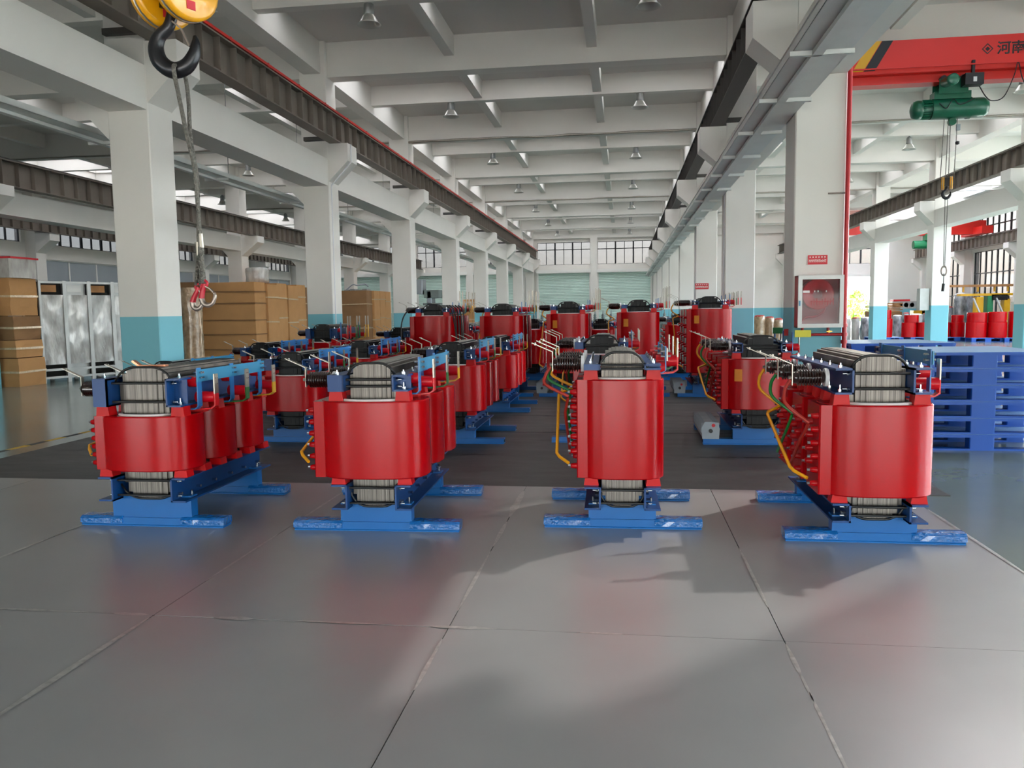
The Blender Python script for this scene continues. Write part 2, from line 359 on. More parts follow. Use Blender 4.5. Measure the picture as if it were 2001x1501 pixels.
# far wall
fw = []
bays = [(-21.4, -14.1), (-13.35, -6.3), (-5.45, 1.76), (2.45, 9.6), (10.35, 17.5)]
for i, (a, b) in enumerate(bays):
    mid = (a+b)/2
    if i < 3: fw += [(a, mid-.23, 4.42, 5.83), (mid+.23, b, 4.42, 5.83)]
fw += [(13.05, 14.95, 0, 3.3), (13.05, 14.95, 4.1, 5.9), (3.0, 5.6, 4.42, 5.83)]
wall('wall_back', 'y', 51.55, 51.85, XL, XR, CEIL, fw)
for i in range(3):
    a, b = bays[i]; mid = (a+b)/2
    for u0, u1 in ((a, mid-.23), (mid+.23, b)):
        window('y', 51.7, u0, u1, 4.42, 5.83, 6, [5.38], panes=(i > 0), glass='glass_tinted')
        portal(((u0+u1)/2, 51.95, 5.1), u1-u0, 1.4, (0, -1, 0))
        # roller shutter: one corrugated curtain per opening
        m = MB(); zz = 0.; n = 40; h = 3.9/n; V = []; F = []
        for k in range(n+1):
            for dz, dy in ((0, 0), (.35, .03), (.8, .03), (.97, .0)):
                if k == n and dz: continue
                V += [(u0, 51.5-dy, (k+dz)*h), (u1, 51.5-dy, (k+dz)*h)]
        for q in range(len(V)//2-1): F.append((2*q, 2*q+1, 2*q+3, 2*q+2))
        m.add(V, F); d = struct(m.obj('door_%d' % (2*i+(u0 > mid)+1), 'shutter'))
        box('shutter_box', 'white_frame', u0-.05, u1+.05, 51.2, 51.54, 3.88, 4.08, d)
        for q in (u0, u1): box('guide_rail', 'white_frame', q-.07, q+.07, 51.42, 51.54, 0, 3.9, d)
    struct(box('pilaster', 'concrete_white', mid-.22, mid+.22, 51.25, 51.56, 0, 6.1))
window('y', 51.7, 13.05, 14.95, 4.1, 5.9, 3, [5.0], glass='glass_tinted'); window('y', 51.7, 3.0, 5.6, 4.42, 5.83, 5, [5.38], glass='glass_tinted')
portal((14, 51.95, 2.5), 1.9, 5, (0, -1, 0))
m = MB(); m.box(12.95, 13.05, 51.4, 51.6, 0, 3.4).box(14.95, 15.05, 51.4, 51.6, 0, 3.4).box(12.95, 15.05, 51.35, 51.6, 3.3, 3.45); struct(m.obj('door_7', 'white_frame'))
# right wall: tall glazing between the wall columns, a clerestory above the crane rail
rw = []
for k in range(2, 9):
    y0, y1 = ROWY[k]+2*HW+.2, ROWY[k+1]-.2; rw += [(y0, y1, .95, 4.2), (y0, y1, 4.75, 6.15)]
rw += [(-4, 8.9, .95, 4.2), (-4, 8.9, 4.75, 6.15)]
wall('wall_right', 'x', 18.05, 18.35, YB, YF, CEIL, rw)
for n_, (y0, y1, z0, z1) in enumerate(rw):
    seen = y0 > 32
    nu = 8; window('x', 18.15, y0, y1, z0, z1, nu, ([2.0, 3.1] if z0 < 2 else [5.45]), panes=seen, bw=.055, glass='glass_tinted' if seen else 'glass')
    portal((18.5, (y0+y1)/2, (z0+z1)/2), y1-y0, z1-z0, (-1, 0, 0))
# left wall: grey blinds below, a narrow strip of panes above
lw = []
for k in range(2, 9):
    y0, y1 = ROWY[k]+2*HW+.2, ROWY[k+1]-.2; lw += [(y0, y1, 1.0, 3.75), (y0, y1, 4.3, 6.0)]
wall('wall_left', 'x', -22.15, -21.9, YB, YF, CEIL, lw)
for (y0, y1, z0, z1) in lw:
    if z0 < 2:
        w = window('x', -22, y0, y1, z0, z1, 3, [], panes=True, frame='white_frame', bw=.09, thick=0, glass='blind')
    else:
        window('x', -22, y0, y1, z0, z1, 8, [5.1], panes=y0 > 20, bw=.06, glass='glass_tinted')
        portal((-22.3, (y0+y1)/2, (z0+z1)/2), y1-y0, z1-z0, (1, 0, 0))
wall('wall_front', 'y', YB-.2, YB, XL, XR, CEIL, [(-13, -7, 0, 1.9), (-5, 1.5, 0, 1.9), (3, 9, 0, 1.9)])  # unseen wall behind the camera, its low openings sized to limit frontal light
for a_, b_ in ((-13, -7), (-5, 1.5), (3, 9)): portal(((a_+b_)/2, YB-.3, .95), b_-a_, 1.9, (0, 1, 0))
portal(((SKY[0]+SKY[1])/2, (SKY[2]+SKY[3])/2, CEIL+.35), SKY[1]-SKY[0], SKY[3]-SKY[2], (0, 0, -1))
# ------------------------------------------------------------------ crane girders
def girder(x, z, y0, y1, label, h=.5, fw=.115, mat='girder', red=True):
    t = tag(empty('crane_girder', (x, y0, z)), label, 'girder')
    L = y1-y0; n = int(round(L/6)); s = L/n
    def seg():
        q = MB(); q.box(-fw, fw, 0, s-.012, 0, .022).box(-fw, fw, 0, s-.012, h-.022, h).box(-.006, .006, 0, s-.012, .022, h-.022); return q.mesh('beam_segment', mat)
    def stf():
        q = MB(); q.box(-fw+.012, fw-.012, -.006, .006, .022, h-.022); return q.mesh('stiffener', mat)
    sg = share(('seg', round(s, 2), h, fw, mat), seg); st = share(('stf', h, fw, mat), stf)
    for i in range(n): link('beam_segment', sg, t, (0, i*s, 0))
    k = int(L/.47)
    for i in range(k): link('stiffener', st, t, (0, .1+i*.47, 0))
    r = MB(); r.box(-.03, .03, 0, L, h, h+.05); r.obj('rail', 'girder_dark', t)
    if red:
        r = MB(); r.box(.055, .095, 0, L, h+.035, h+.075)
        for i in range(int(L/1.2)): r.box(.06, .09, .4+i*1.2, .44+i*1.2, h+.0, h+.09)
        r.obj('conductor_bar', 'rail_red', t)
    for i in range(n):   # bracing bars back to the columns
        pass
    return t
girder(-5.5, 4.78, -2.7, 51.3, 'dark steel crane girder with red conductor bar above the left column row')
g2 = girder(1.68, 4.78, -2.7, 51.3, 'dark steel crane girder along the right column row of the main aisle', red=False, mat='girder_dark')
girder(2.62, 4.78, 3.3, 51.3, 'crane girder on the far side of the right column row', red=False)
girder(9.45, 4.78, 9.3, 51.3, 'brown steel crane girder across the right bay beyond the hoist', red=True)
girder(-6.4, 4.29, 3.3, 51.3, 'dark crane girder tucked behind the left column row', red=False, mat='girder_dark')
girder(-13.0, 4.3, 9.3, 51.3, 'dark crane girder above the cartons in the left bay', red=False, h=.55)
girder(-20.95, 4.62, 9.3, 51.3, 'brown crane girder along the far left window wall', red=False)
girder(17.3, 4.3, 15.3, 51.3, 'pale brown crane girder along the right window wall', red=False)
# dark struts between girder and column
for k in range(1, 9):
    y = ROWY[k]+.12
    tag(box('girder_strut', 'girder_dark', -6.05, -5.62, y-.35, y-.27, 4.8, 4.87), 'dark strut at the left girder by the %s column from the camera' % ['', 'first', 'nearest visible', 'second visible', 'third visible', 'fourth visible', 'fifth visible', 'sixth visible', 'seventh visible'][k], 'strut', 'left girder struts')
    tag(box('girder_strut', 'girder_dark', 1.8, 2.4, y-.35, y-.27, 4.8, 4.87), 'dark strut at the right girder by the %s column from the camera' % ['', 'first', 'nearest visible', 'second visible', 'third visible', 'fourth visible', 'fifth visible', 'sixth visible', 'seventh visible'][k], 'strut', 'right girder struts')
# ------------------------------------------------------------------ cable trays
def tray(label, x0, x1, z, y0, y1, step=1.5, mat='tray_steel'):
    t = tag(empty('cable_tray', (0, y0, z)), label, 'cable tray'); L = y1-y0
    xm = x0+(x1-x0)*.45
    def trough(nm, a, b, dz):
        q = MB(); q.box(a, b, 0, L, dz, dz+.004).box(a, a+.004, 0, L, dz, dz+.075).box(b-.004, b, 0, L, dz, dz+.075)
        q.box(a-.012, a+.004, 0, L, dz+.071, dz+.075); q.obj(nm, mat, t)
    trough('trough', x0, xm-.02, .05); trough('trough', xm+.02, x1, .04)
    q = MB(); q.box(xm-.06, xm+.02, 0, L, .0, .04); q.obj('side_channel', mat, t)
    n = int(L/step)
    def br():
        q = MB(); q.box(x0-.03, x1+.02, 0, .04, .0, .005).box(x0-.03, x1+.02, 0, .005, .0, .04); return q.mesh('support_arm', mat)
    me = share(('arm', x0, x1), br)
    for i in range(n): link('support_arm', me, t, (0, .5+i*step, 0))
    return t
tray('galvanised cable tray hung along the right column row', 1.38, 1.835, 3.54, .5, 51.2)
tl = tray('galvanised cable tray hung behind the left column row', -7.0, -6.62, 3.78, 3.5, 51.0, step=3.)
for i in range(14):
    MB().cyl((-6.65, .6+3*i, .05), (-6.65, .6+3*i, 2.2), .006, n=5).obj('hanger_rod', 'lamp_grey', tl)
# foil wrapped cable run under the roof beam at the third column pair
for k, lab in ((4, 'silver foil cable run under the beam at the third columns'), (6, 'silver foil cable run under the beam far down the hall')):
    y = ROWY[k]+.04; m = MB()
    pts = [(-21+i*.4, y+random.uniform(-.012, .012), 6.03+random.uniform(-.012, .012)) for i in range(97)]
    m.tube(pts, [.022+random.uniform(0, .012) for _ in pts], 6); tag(m.obj('foil_conduit', 'tinned'), lab, 'conduit')
# conduits down the columns
for (r, k, dx, lab) in ((2, 3, .27, 'thin white conduit down the third left column'), (3, 3, -.27, 'thin grey conduit down the third right column'), (3, 4, -.27, 'thin grey conduit down the fourth right column')):
    x = ROWX[r]+dx; y = ROWY[k]+.12; m = MB(); s = 1 if dx > 0 else -1
    m.tube([(x, y, .02), (x, y, 3.95), (x, y, 4.0)], .014, 6)
    if r == 2: m.tube([(x, y, 4.0), (x+.42, y, 4.44), (x+.42, y, 4.77)], .014, 6)
    tag(m.obj('conduit', 'white_plastic'), lab, 'conduit')
# ================================================================== TRANSFORMERS
def sup(hw, hd, n, N=56):
    P = []
    for i in range(N):
        a = 2*pi*i/N; c, s = math.cos(a), math.sin(a)
        P.append((hw*math.copysign(abs(c)**(2/n), c), hd*math.copysign(abs(s)**(2/n), s)))
    return P
def ring(hw, hd, ihw, ihd, z0, z1, n=2.7, bev=.008, N=56, no=None):
    """solid ring with slightly rounded rims"""
    m = MB(); V = []
    prof = [(-bev, z0), (0, z0+bev), (0, z1-bev), (-bev, z1)]
    for d, z in prof: V += [(x, y, z) for x, y in sup(hw+d, hd+d, n, N)]
    for i in range(3): m.add(V[i*N:(i+2)*N], [(k, (k+1) % N, N+(k+1) % N, N+k) for k in range(N)], 0, True)
    A = sup(ihw, ihd, n, N); B = sup(hw-bev, hd-bev, n, N)
    m.add([(x, y, z1) for x, y in B]+[(x, y, z1) for x, y in A], [(k, (k+1) % N, N+(k+1) % N, N+k) for k in range(N)])
    m.add([(x, y, z0) for x, y in B]+[(x, y, z0) for x, y in A], [(N+k, N+(k+1) % N, (k+1) % N, k) for k in range(N)])
    m.add([(x, y, z1) for x, y in A]+[(x, y, z0) for x, y in A], [(k, N+k, N+(k+1) % N, (k+1) % N) for k in range(N)][::-1], 0, True)
    return m
def bez(p, n=6):
    """smooth curve through points (Catmull-Rom)"""
    P = [Vector(q) for q in p]; P = [2*P[0]-P[1]]+P+[2*P[-1]-P[-2]]; out = []
    for i in range(1, len(P)-2):
        for k in range(n):
            t = k/n; a, b, c, d = P[i-1:i+3]
            out.append(.5*((2*b)+(c-a)*t+(2*a-5*b+4*c-d)*t*t+(3*b-a-3*c+d)*t**3))
    out.append(P[-2]); return out
def boss_mesh():
    m = MB(); m.lathe([(.0, -.045), (.015, -.045), (.019, -.03), (.021, 0)], (0, 0, 0), (1, 0, 0), 10); m.v = [(x, y, z) for x, y, z in m.v]
    m.cyl((-.045, 0, 0), (-.062, 0, 0), .009, n=6, mi=1, sm=False); return m.mesh('tap_boss', ['red_resin', 'steel_bolt'])
def insul_mesh(L):
    m = MB(); p = [(.036, 0), (.04, .012)]; n = 9
    for i in range(n):
        h = .02+(L-.04)*i/n; d = (L-.04)/n; p += [(.04, h), (.056, h+d*.35), (.056, h+d*.5), (.04, h+d*.85)]
    p += [(.04, L-.01), (.036, L), (.0, L)]
    m.lathe(p, (0, 0, 0), (-1, 0, 0), 14); return m.mesh('hv_insulator', 'brown_glaze')
def strap_mesh(up=.085, out=.15):
    m = MB(); m.strip([(0, 0, -.05), (0, 0, up), (-out*.95, 0, up+out*.42)], .032, .005, (0, 1, 0))
    m.cyl((.004, 0, .0), (-.02, 0, .0), .011, n=6, sm=False); m.cyl((-out*.8, 0, up+out*.30), (-out*.8, 0, up+out*.43), .006, n=6, sm=False); return m.mesh('terminal_strap', 'tinned')
def transformer(label, x, y, rz=0, g=1.04, bw=1.07, cw=.7, cz0=.38, cz1=.9, kw=.31, top=1.15, core='core_silver', lod=0,
                group='dry-type transformers on the shop floor', teal='teal_bar', leads='full', sticker=False, fan=None, lvpost=.13, topmat='core_top', lv_extra=0, dzn=-.03, wrap=True):
    T = tag(empty('dry_transformer', (x, y, .0148 if y < 6.6 else .008), rz), label, 'transformer', group)
    L = g+.12; lw = .2; pitch = (L-lw)/2; cd = pitch-.014; ys = [lw/2+i*pitch for i in range(3)]; hw = cw/2; k2 = kw/2
    lc1 = cz0-.045; lc0 = max(.15, lc1-.17); uc0 = cz1+.065; uc1 = top-.07; cl = .115; rt = .062; ov = .10
    # base rails (folded channel) with plastic film round the ends
    def rail():
        m = MB(); m.prism([(-.006, 0), (.116, 0), (.116, .008), (.11, .012), (.11, rt), (0, rt), (0, .012), (-.006, .008)], 'x', -bw/2, bw/2)
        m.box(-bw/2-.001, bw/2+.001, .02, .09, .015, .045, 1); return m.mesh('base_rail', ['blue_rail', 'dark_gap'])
    rm = share(('rail', bw), rail)
    for yy in (0, g): link('base_rail', rm, T, (0, yy, 0))
    if lod == 0 and wrap:
        def film(s):
            m = MB(); rnd = random.Random(s); w = bw*.30; n = 7; V = []
            for i in range(n+1):
                xx = -w/2+w*i/n; j = lambda: rnd.uniform(.001, .007)
                V += [(xx, -.004-j(), .02), (xx, -.004-j(), rt-.008), (xx, .008+j(), rt+.003+j()), (xx, .055, rt+.003+j()*1.5), (xx, .10+j(), rt+.003+j()), (xx, .114+j(), rt-.008), (xx, .114+j(), .02)]
            F = [(i*7+k, i*7+k+1, i*7+k+8, i*7+k+7) for i in range(n) for k in range(6)]
            m.add(V, F); m.add(V[:7], [tuple(range(7))]); m.add(V[-7:], [tuple(range(7))[::-1]]); return m.mesh('plastic_film', 'blue_film')
        for i, (sx, yy) in enumerate(((-1, 0), (1, 0), (-1, g), (1, g))):
            link('plastic_film', share(('film', bw, i), lambda: film(i)), T, (sx*(bw/2-bw*.15+.006), yy, 0))
    for yy in (.012, g+.012):
        m = MB(); m.box(-k2-.09, k2+.09, yy, yy+.085, rt, lc0+.02); m.obj('riser_block', 'blue_rail', T)
    # clamps: channel sections with closed front ends
    def clamp(z0, z1, s, nm):
        m = MB(); a = s*(k2+.006); b = s*(k2+cl); t = s*.012; y0, y1 = -ov, L+ov
        m.box(min(a, a+t), max(a, a+t), y0, y1, z0, z1); m.box(min(a, b), max(a, b), y0, y1, z0, z0+.012); m.box(min(a, b), max(a, b), y0, y1, z1-.012, z1)
        if nm == 'upper_clamp' and x < 1: m.box(min(a, b), max(a, b), y0+.09 if s > 0 else y0, y0+.1 if s > 0 else y0+.01, z0+.012, z1-.012)
        o = m.obj(nm, 'blue_frame', T); return o
    for s in (-1, 1): clamp(lc0, lc1, s, 'lower_clamp'); clamp(uc0, uc1, s, 'upper_clamp')
    # stepped laminated core
    K = 11 if lod == 0 else 7; r = kw*.36
    cm = core; ce = empty('core', (0, 0, 0), 0, T) if lod == 0 else None; mm = MB()
    for i in range(K):
        x0 = -k2+kw*i/K; x1 = -k2+kw*(i+1)/K; xm = max(abs(x0), abs(x1)) if i != K//2 else 0; e = max(0, xm-(k2-r)); d = r-math.sqrt(max(0, r*r-e*e*.96))
        m = MB() if lod == 0 else mm; dz = d*.85; dy = d*.3
        m.box(x0+.0005, x1-.0005, dy, L-dy, lc0+.005+dz, cz0+.02, 0)
        if lod == 0: m.obj('lamination_packet', [cm, topmat], ce); m = MB()
        m.box(x0+.0005, x1-.0005, dy, L-dy, cz1-.02, top-dz-.002, 0)
        m.box(x0+.0005, x1-.0005, dy, L-dy, top-dz-.002, top-dz, 1)
        if lod == 0: m.obj('lamination_packet', [cm, topmat], ce)
    for yy in ys: (mm if lod else mm).box(-k2+.02, k2-.02, yy-lw/2+.02, yy+lw/2-.02, cz0, cz1, 0)
    if lod == 0: mm.obj('core_leg', cm, ce)
    else: mm.obj('core', [cm, topmat], T)
    # black edge cord over the core's ends
    def arc(zc, sgn):
        P = []
        for i in range(13):
            xx = -k2-.004+(kw+.008)*i/12; e = max(0, abs(xx)-(k2-r)); d = r-math.sqrt(max(0, r*r-min(e, r)**2*.96)); P.append((xx, 0, zc-sgn*d*.85))
        return P
    m = MB(); A = arc(top+.004, 1)
    m.tube([(A[0][0], -.004, uc1)]+[(p[0], -.004, p[2]) for p in A]+[(A[-1][0], -.004, uc1)], .0085, 6); m.obj('edge_cord', 'black_cord', T)
    m = MB(); A = arc(lc0+.002, -1); m.tube([(A[0][0], -.004, lc0+.1)]+[(p[0], -.004, p[2]) for p in A]+[(A[-1][0], -.004, lc0+.1)], .008, 6)
    m.obj('edge_cord', 'black_cord', T)
    # insulated tie rods across the core ends
    def rod():
        m = MB(); m.cyl((-k2-.004, 0, 0), (k2+.004, 0, 0), .0085, n=8)
        for s in (-1, 1): m.cyl((s*(k2-.002), 0, 0), (s*(k2+.06), 0, 0), .006, n=6, mi=1); m.cyl((s*(k2+.022), 0, 0), (s*(k2+.036), 0, 0), .013, n=6, mi=1, sm=False)
        return m.mesh('tie_rod', ['black_cord', 'steel_bolt'])
    rd = share(('rod', kw), rod)
    for z in (uc0+.03, uc1-.035, lc0+.035, lc1-.03):
        link('tie_rod', rd, T, (0, -.045, z))
        if lod == 0: link('tie_rod', rd, T, (0, L+.045, z))
    # coils
    hv = share(('hv', cw, cd, cz0, cz1), lambda: ring(hw, cd/2, hw*.72, cd/2*.74, cz0, cz1).mesh('hv_coil', 'red_resin'))
    lv = share(('lv', cw, cd, cz0, cz1), lambda: ring(hw*.66, cd/2*.82, hw*.60, cd/2*.72, cz0+.01, cz1+.012, bev=.006).mesh('lv_coil', 'lv_resin'))
    def panel():
        m = MB(); m.bbox(-hw-.022, -hw+.06, -cd*.36, cd*.36, cz0+.004, cz1-.004, .008); return m.mesh('tap_panel', 'red_resin')
    pn = share(('pan', cw, cd, cz0, cz1), panel)
    def blk(z0, z1):
        m = MB(); m.prism([(-.05, z0), (.05, z0), (.042, z1), (-.042, z1)], 'y', -.045, .045); return m.mesh('coil_block', 'red_part')
    bt = share(('bt', cz1, uc0), lambda: blk(cz1-.004, uc0)); bb = share(('bb', cz0, lc1), lambda: blk(lc1, cz0+.004))
    bo = share('boss', boss_mesh)
    for i, yy in enumerate(ys):
        c = link('hv_coil', hv, T, (0, yy, 0)); link('lv_coil', lv, T, (0, yy, 0)); p = link('tap_panel', pn, T, (0, yy, 0))
        if lod == 0 or (lod == 1 and x > .8):
            nz = 6; H = cz1-cz0
            for j in range(nz):
                link('tap_boss', bo, p, (-hw-.02, -cd*.27, cz0+H*(.12+.15*j)))
                if j in (1, 2, 3, 4): link('tap_boss', bo, p, (-hw-.02, cd*.05, cz0+H*(.12+.15*j)+.03))
        for sx in (-1, 1):
            for sy in ((-1, 1) if lod == 0 else ((-1,) if i == 0 else ())):
                link('coil_block', bt, T, (sx*(k2+.07), yy+sy*cd*.27, 0)); link('coil_block', bb, T, (sx*(k2+.07), yy+sy*cd*.27, 0))
    if sticker:
        m = MB(); m.box(-.04, .04, -.004, 0, 0, .13)
        q = m.obj('warning_label', 'label_orange', T); q.location = (-hw*.62, ys[0]-cd/2*.885-.012, cz1-.24); q.rotation_euler = (0, 0, -.26)
    # clamp hardware
    m = MB()
    for i, yy in enumerate(ys):
        for sx in (-1, 1):
            for sy in (-1, 1):
                xx = sx*(k2+.07); y2 = yy+sy*cd*.27
                m.cyl((xx, y2, uc0-.01), (xx, y2, uc0+.055), .006, n=6); m.cyl((xx, y2, uc0+.012), (xx, y2, uc0+.026), .013, n=6, sm=False)
                m.cyl((xx, y2, uc1-.004), (xx, y2, uc1+.016), .012, n=6, sm=False); m.cyl((xx, y2, uc1+.012), (xx, y2, uc1+.03), .006, n=6)
                m.cyl((sx*(k2+.012), y2, lc0+.05), (sx*(k2+.05), y2, lc0+.05), .011, n=6, sm=False)
        for sx in (-1, 1):
            for yv in (.05, g+.05): m.cyl((sx*(k2+.06), yv+.03, lc0-.01), (sx*(k2+.06), yv+.03, lc0+.05), .008, n=6)
    m.obj('clamp_bolts', 'steel_bolt', T, kind='stuff')
    # HV side: brown ribbed insulators with bent straps on the left clamp
    zi = (uc0+uc1)/2+.01; xi = -k2-cl; il = .19
    im = share(('ins', il), lambda: insul_mesh(il)); sm_ = share('strap', strap_mesh)
    for i, yy in enumerate(ys):
        q = link('hv_insulator', im, T, (xi-.022, yy, zi))
        MB().cyl((0, 0, 0), (.022, 0, 0), .058, n=16).obj('end_ring', 'white_plastic', q); link('terminal_strap', sm_, T, (xi-.022-il-.006, yy, zi))
    # delta leads: phase 3 yellow, 2 green, 1 red
    if leads != 'none':
        xo = xi-.022-il-.02; xp = -hw-.075; H = cz1-cz0; zt = cz1-.12; zb = cz0+.10
        for i, mat in ((2, 'tube_yellow'), (1, 'tube_green'), (0, 'tube_red')):
            if leads == 'yellow' and i < 2: continue
            yy = ys[i]-.01; j = {2: 0, 1: 2, 0: 1}[i]; y2 = ys[j]-cd*.27
            m = MB(); ya = ys[i]-cd*.27
            m.tube(bez([(xo, yy, zi-.02), (xo-.035, yy-.02, zi-.08), (xo-.03, (yy+ya)/2, (zi+zt)/2-.03), (xp, ya, zt)]), .0115, 8)
            if i == 2: m.tube([(xp, ya, zt-.01), (xp-.10, ya-.10, zt-.04), (xp-.105, ya-.11, zt-.055), (xp-.04-.05, y2+.10, zb+.05), (xp-.07, y2+.07, zb+.03), (xp-.005, y2, zb)], .0115, 8)
            else: m.tube([(xp-.005, ya, zt-.01), (xp-.03, ya+(.05 if i == 1 else .1), zt-.12), (xp-.01, y2, zb)], .0105, 8)
            m.obj('hv_lead', mat, T)
    # LV side: red post insulators, neutral straps with busbar, coloured phase bars
    xt = k2+.155; xb = xt+.085; zs = uc0-.005
    zn1 = top+.055+dzn; zn0 = zn1-.055
    for i, yy in enumerate(ys):
        ya = yy-.02; yb = yy+.055
        m = MB(); m.strip([(k2+.03, ya, zs-.03), (xt-.02, ya, zs-.025), (xt, ya, zs-.005), (xt, ya, zn1+.012)], .056, .008, (0, 1, 0)); m.obj('neutral_strap', 'strap_blue', T)
        MB().cyl((k2+cl-.03, ya, uc1-.035), (xt-.005, ya, uc1-.035), .038, n=14).obj('post_insulator', 'red_plastic', T)
        MB().cyl((xt-.06 if lod == 0 else xt-.04, yb, uc0+.045), (xb-.005, yb, uc0+.045), .04, n=14).obj('post_insulator', 'red_plastic', T)
        pm = ('bar_red', 'bar_green', 'bar_yellow')[i]; h1 = uc0+.07; h2 = uc0+.07+lvpost
        m = MB(); m.strip([(hw*.6, yb, zs-.045), (xb-.03, yb, zs-.03), (xb, yb, zs-.01), (xb, yb, h1)], .055, .009, (0, 1, 0), 0)
        m.strip([(xb, yb, h1), (xb, yb, h2)], .055, .009, (0, 1, 0), 1)
        if lod == 0:
            for dy in (-.011, .011):
                for dz in (.03, .07): m.cyl((xb, yb+dy, h2-dz), (xb+.008, yb+dy, h2-dz), .004, n=6, mi=2)
        m.obj('phase_bar', [pm, 'tinned', 'steel_bolt'], T)
    if teal:
        m = MB(); t0 = ys[0]-.06; t1 = ys[2]+.04
        m.box(xt+.005 if lod else xt+.005, xt+.013, t0, t1, zn0-.03, zn1); o = m.obj('neutral_busbar', teal, T); o.location.x = 0
        m = MB()
        for yy in ys:
            for dy in (-.012, .012):
                for dz in (.02, .055): m.cyl((xt-.03, yy-.02+dy, zn1-dz), (xt+.032, yy-.02+dy, zn1-dz), .0075, n=6, sm=False)
        m.obj('busbar_bolts', 'steel_bolt', o, kind='stuff')
    if lv_extra:
        for yy in ys:
            for kx in range(2):
                m = MB(); m.strip([(xb+.05+.05*kx, yy-.03, zs), (xb+.05+.05*kx, yy-.03, uc1+.05)], .05, .01, (0, 1, 0), 0)
                m.strip([(xb+.05+.05*kx, yy-.03, uc1+.05), (xb+.05+.05*kx, yy-.03, uc1+lv_extra)], .05, .01, (0, 1, 0), 1); m.obj('phase_bar', [('bar_red', 'bar_green', 'bar_yellow')[ys.index(yy)], 'tinned'], T)
    if fan:   # cross-flow cooling fan on the base rails
        sx = fan; m = MB(); x0 = sx*(hw+.12); e = empty('cooling_fan', (x0, 0, rt), 0, T)
        MB().prism([(-.09, 0), (.09, 0), (.10, .12), (.04, .19), (-.06, .19), (-.10, .12)], 'y', .0, .012).obj('end_plate', 'fan_grey', e)
        m = MB(); n = 3
        for i in range(n):
            y0 = .02+i*(g-.1)/n; m.prism([(-.085, .01), (.08, .01), (.09, .12), (.035, .175), (-.055, .175), (-.09, .12)], 'y', y0, y0+(g-.1)/n-.03)
        m.obj('fan_housing', 'galv', e)
        m = MB()
        for i in range(30): m.box(-.10, .095, .03+i*(g-.12)/30, .034+i*(g-.12)/30, .06, .178)
        m.obj('fan_fins', 'fan_grey', e, kind='stuff')
        MB().cyl((0, 0, .09), (0, -.025, .09), .022, n=12).obj('motor_hub', 'black_paint', e)
        MB().cyl((0.03, 0, .15), (0.03, -.004, .15), .02, n=12).obj('badge', 'sign_red', e)
    return T
transformer('red dry-type transformer, leftmost of the front row, lowest coils, copper offcut on its core', -3.32, 5.17, .0, g=1.03, bw=1.08, cw=.67, cz0=.415, cz1=.80, kw=.42, top=1.13, lvpost=.14, leads='yellow', dzn=-.075, topmat='core_black')
transformer('red dry-type transformer, second from left in the front row, silver core', -1.68, 5.19, .035, g=1.07, bw=1.15, cw=.735, cz0=.385, cz1=.905, kw=.315, top=1.15, leads='yellow')
transformer('narrow tall red transformer seen square on, third in the front row', -.01, 5.40, .02, g=.82, bw=1.06, cw=.565, cz0=.35, cz1=1.025, kw=.275, top=1.2, teal='tinned', leads='full')
transformer('red dry-type transformer, rightmost of the front row, yellow and green leads facing the aisle', 1.565, 5.20, .0, g=1.04, bw=1.08, cw=.68, cz0=.315, cz1=.885, kw=.33, top=1.18, leads='full', teal='teal_bar')
D = dict(lod=1, core='core_black')
r2g = 'second row of transformers'
transformer('low red transformer by the first left column, mostly hidden behind the leftmost front unit', -5.43, 8.9, 0, g=1.03, cw=.66, cz0=.33, cz1=.66, kw=.3, top=.95, group=r2g, **D)
transformer('black-cored red transformer seen between the two left front units', -3.83, 8.86, 0, g=1.07, bw=1.15, cw=.70, cz0=.375, cz1=.785, kw=.335, top=1.05, teal='strap_blue', group=r2g, **D)
transformer('black-cored red transformer behind the second front unit, teal busbar', -1.92, 8.85, 0, g=1.0, bw=1.16, cw=.74, cz0=.38, cz1=.90, kw=.31, top=1.15, group=r2g, fan=None, **D)
transformer('black-cored transformer directly behind the narrow front unit', -.24, 9.0, 0, g=.95, bw=1.14, cw=.60, cz0=.36, cz1=1.0, kw=.36, top=1.21, teal='tinned', group=r2g, leads='full', **D)
A24 = transformer('black-cored transformer behind the rightmost front unit with orange label and cooling fan', 1.47, 8.95, 0, g=1.1, bw=1.2, cw=.80, cz0=.40, cz1=.95, kw=.38, top=1.19, teal=None, group=r2g, sticker=True, fan=-1, leads='full', **D)
r3g = 'third row of transformers'
transformer('black-cored transformer with blue busbar, third row beside the left cartons', -5.55, 11.7, 0, g=1.05, cw=.68, cz0=.36, cz1=.80, kw=.33, top=1.06, teal='strap_blue', group=r3g, **D)
transformer('black-cored transformer with blue busbar, third row second from left', -3.93, 11.6, 0, g=1.05, cw=.68, cz0=.36, cz1=.82, kw=.33, top=1.08, teal='strap_blue', group=r3g, **D)
transformer('red transformer with small teal busbar, third row in front of the tall units', -1.93, 11.7, 0, g=1.05, bw=1.1, cw=.74, cz0=.36, cz1=.86, kw=.31, top=1.12, group=r3g, leads='none', **D)
r4g = 'fourth row of transformers'
transformer('black-cored transformer with upright red, green and yellow bars near the left cartons', -5.43, 14.0, 0, g=1.1, cw=.72, cz0=.38, cz1=.98, kw=.34, top=1.3, teal=None, bw=.95, lv_extra=.22, group=r4g, leads='none', **D)
transformer('black-cored transformer with pale busbar just left of the tall units', -4.42, 15.4, 0, g=1.0, cw=.62, cz0=.36, cz1=.95, kw=.27, top=1.2, group=r4g, leads='none', **D)
tg = 'tall transformers in a row across the aisle'
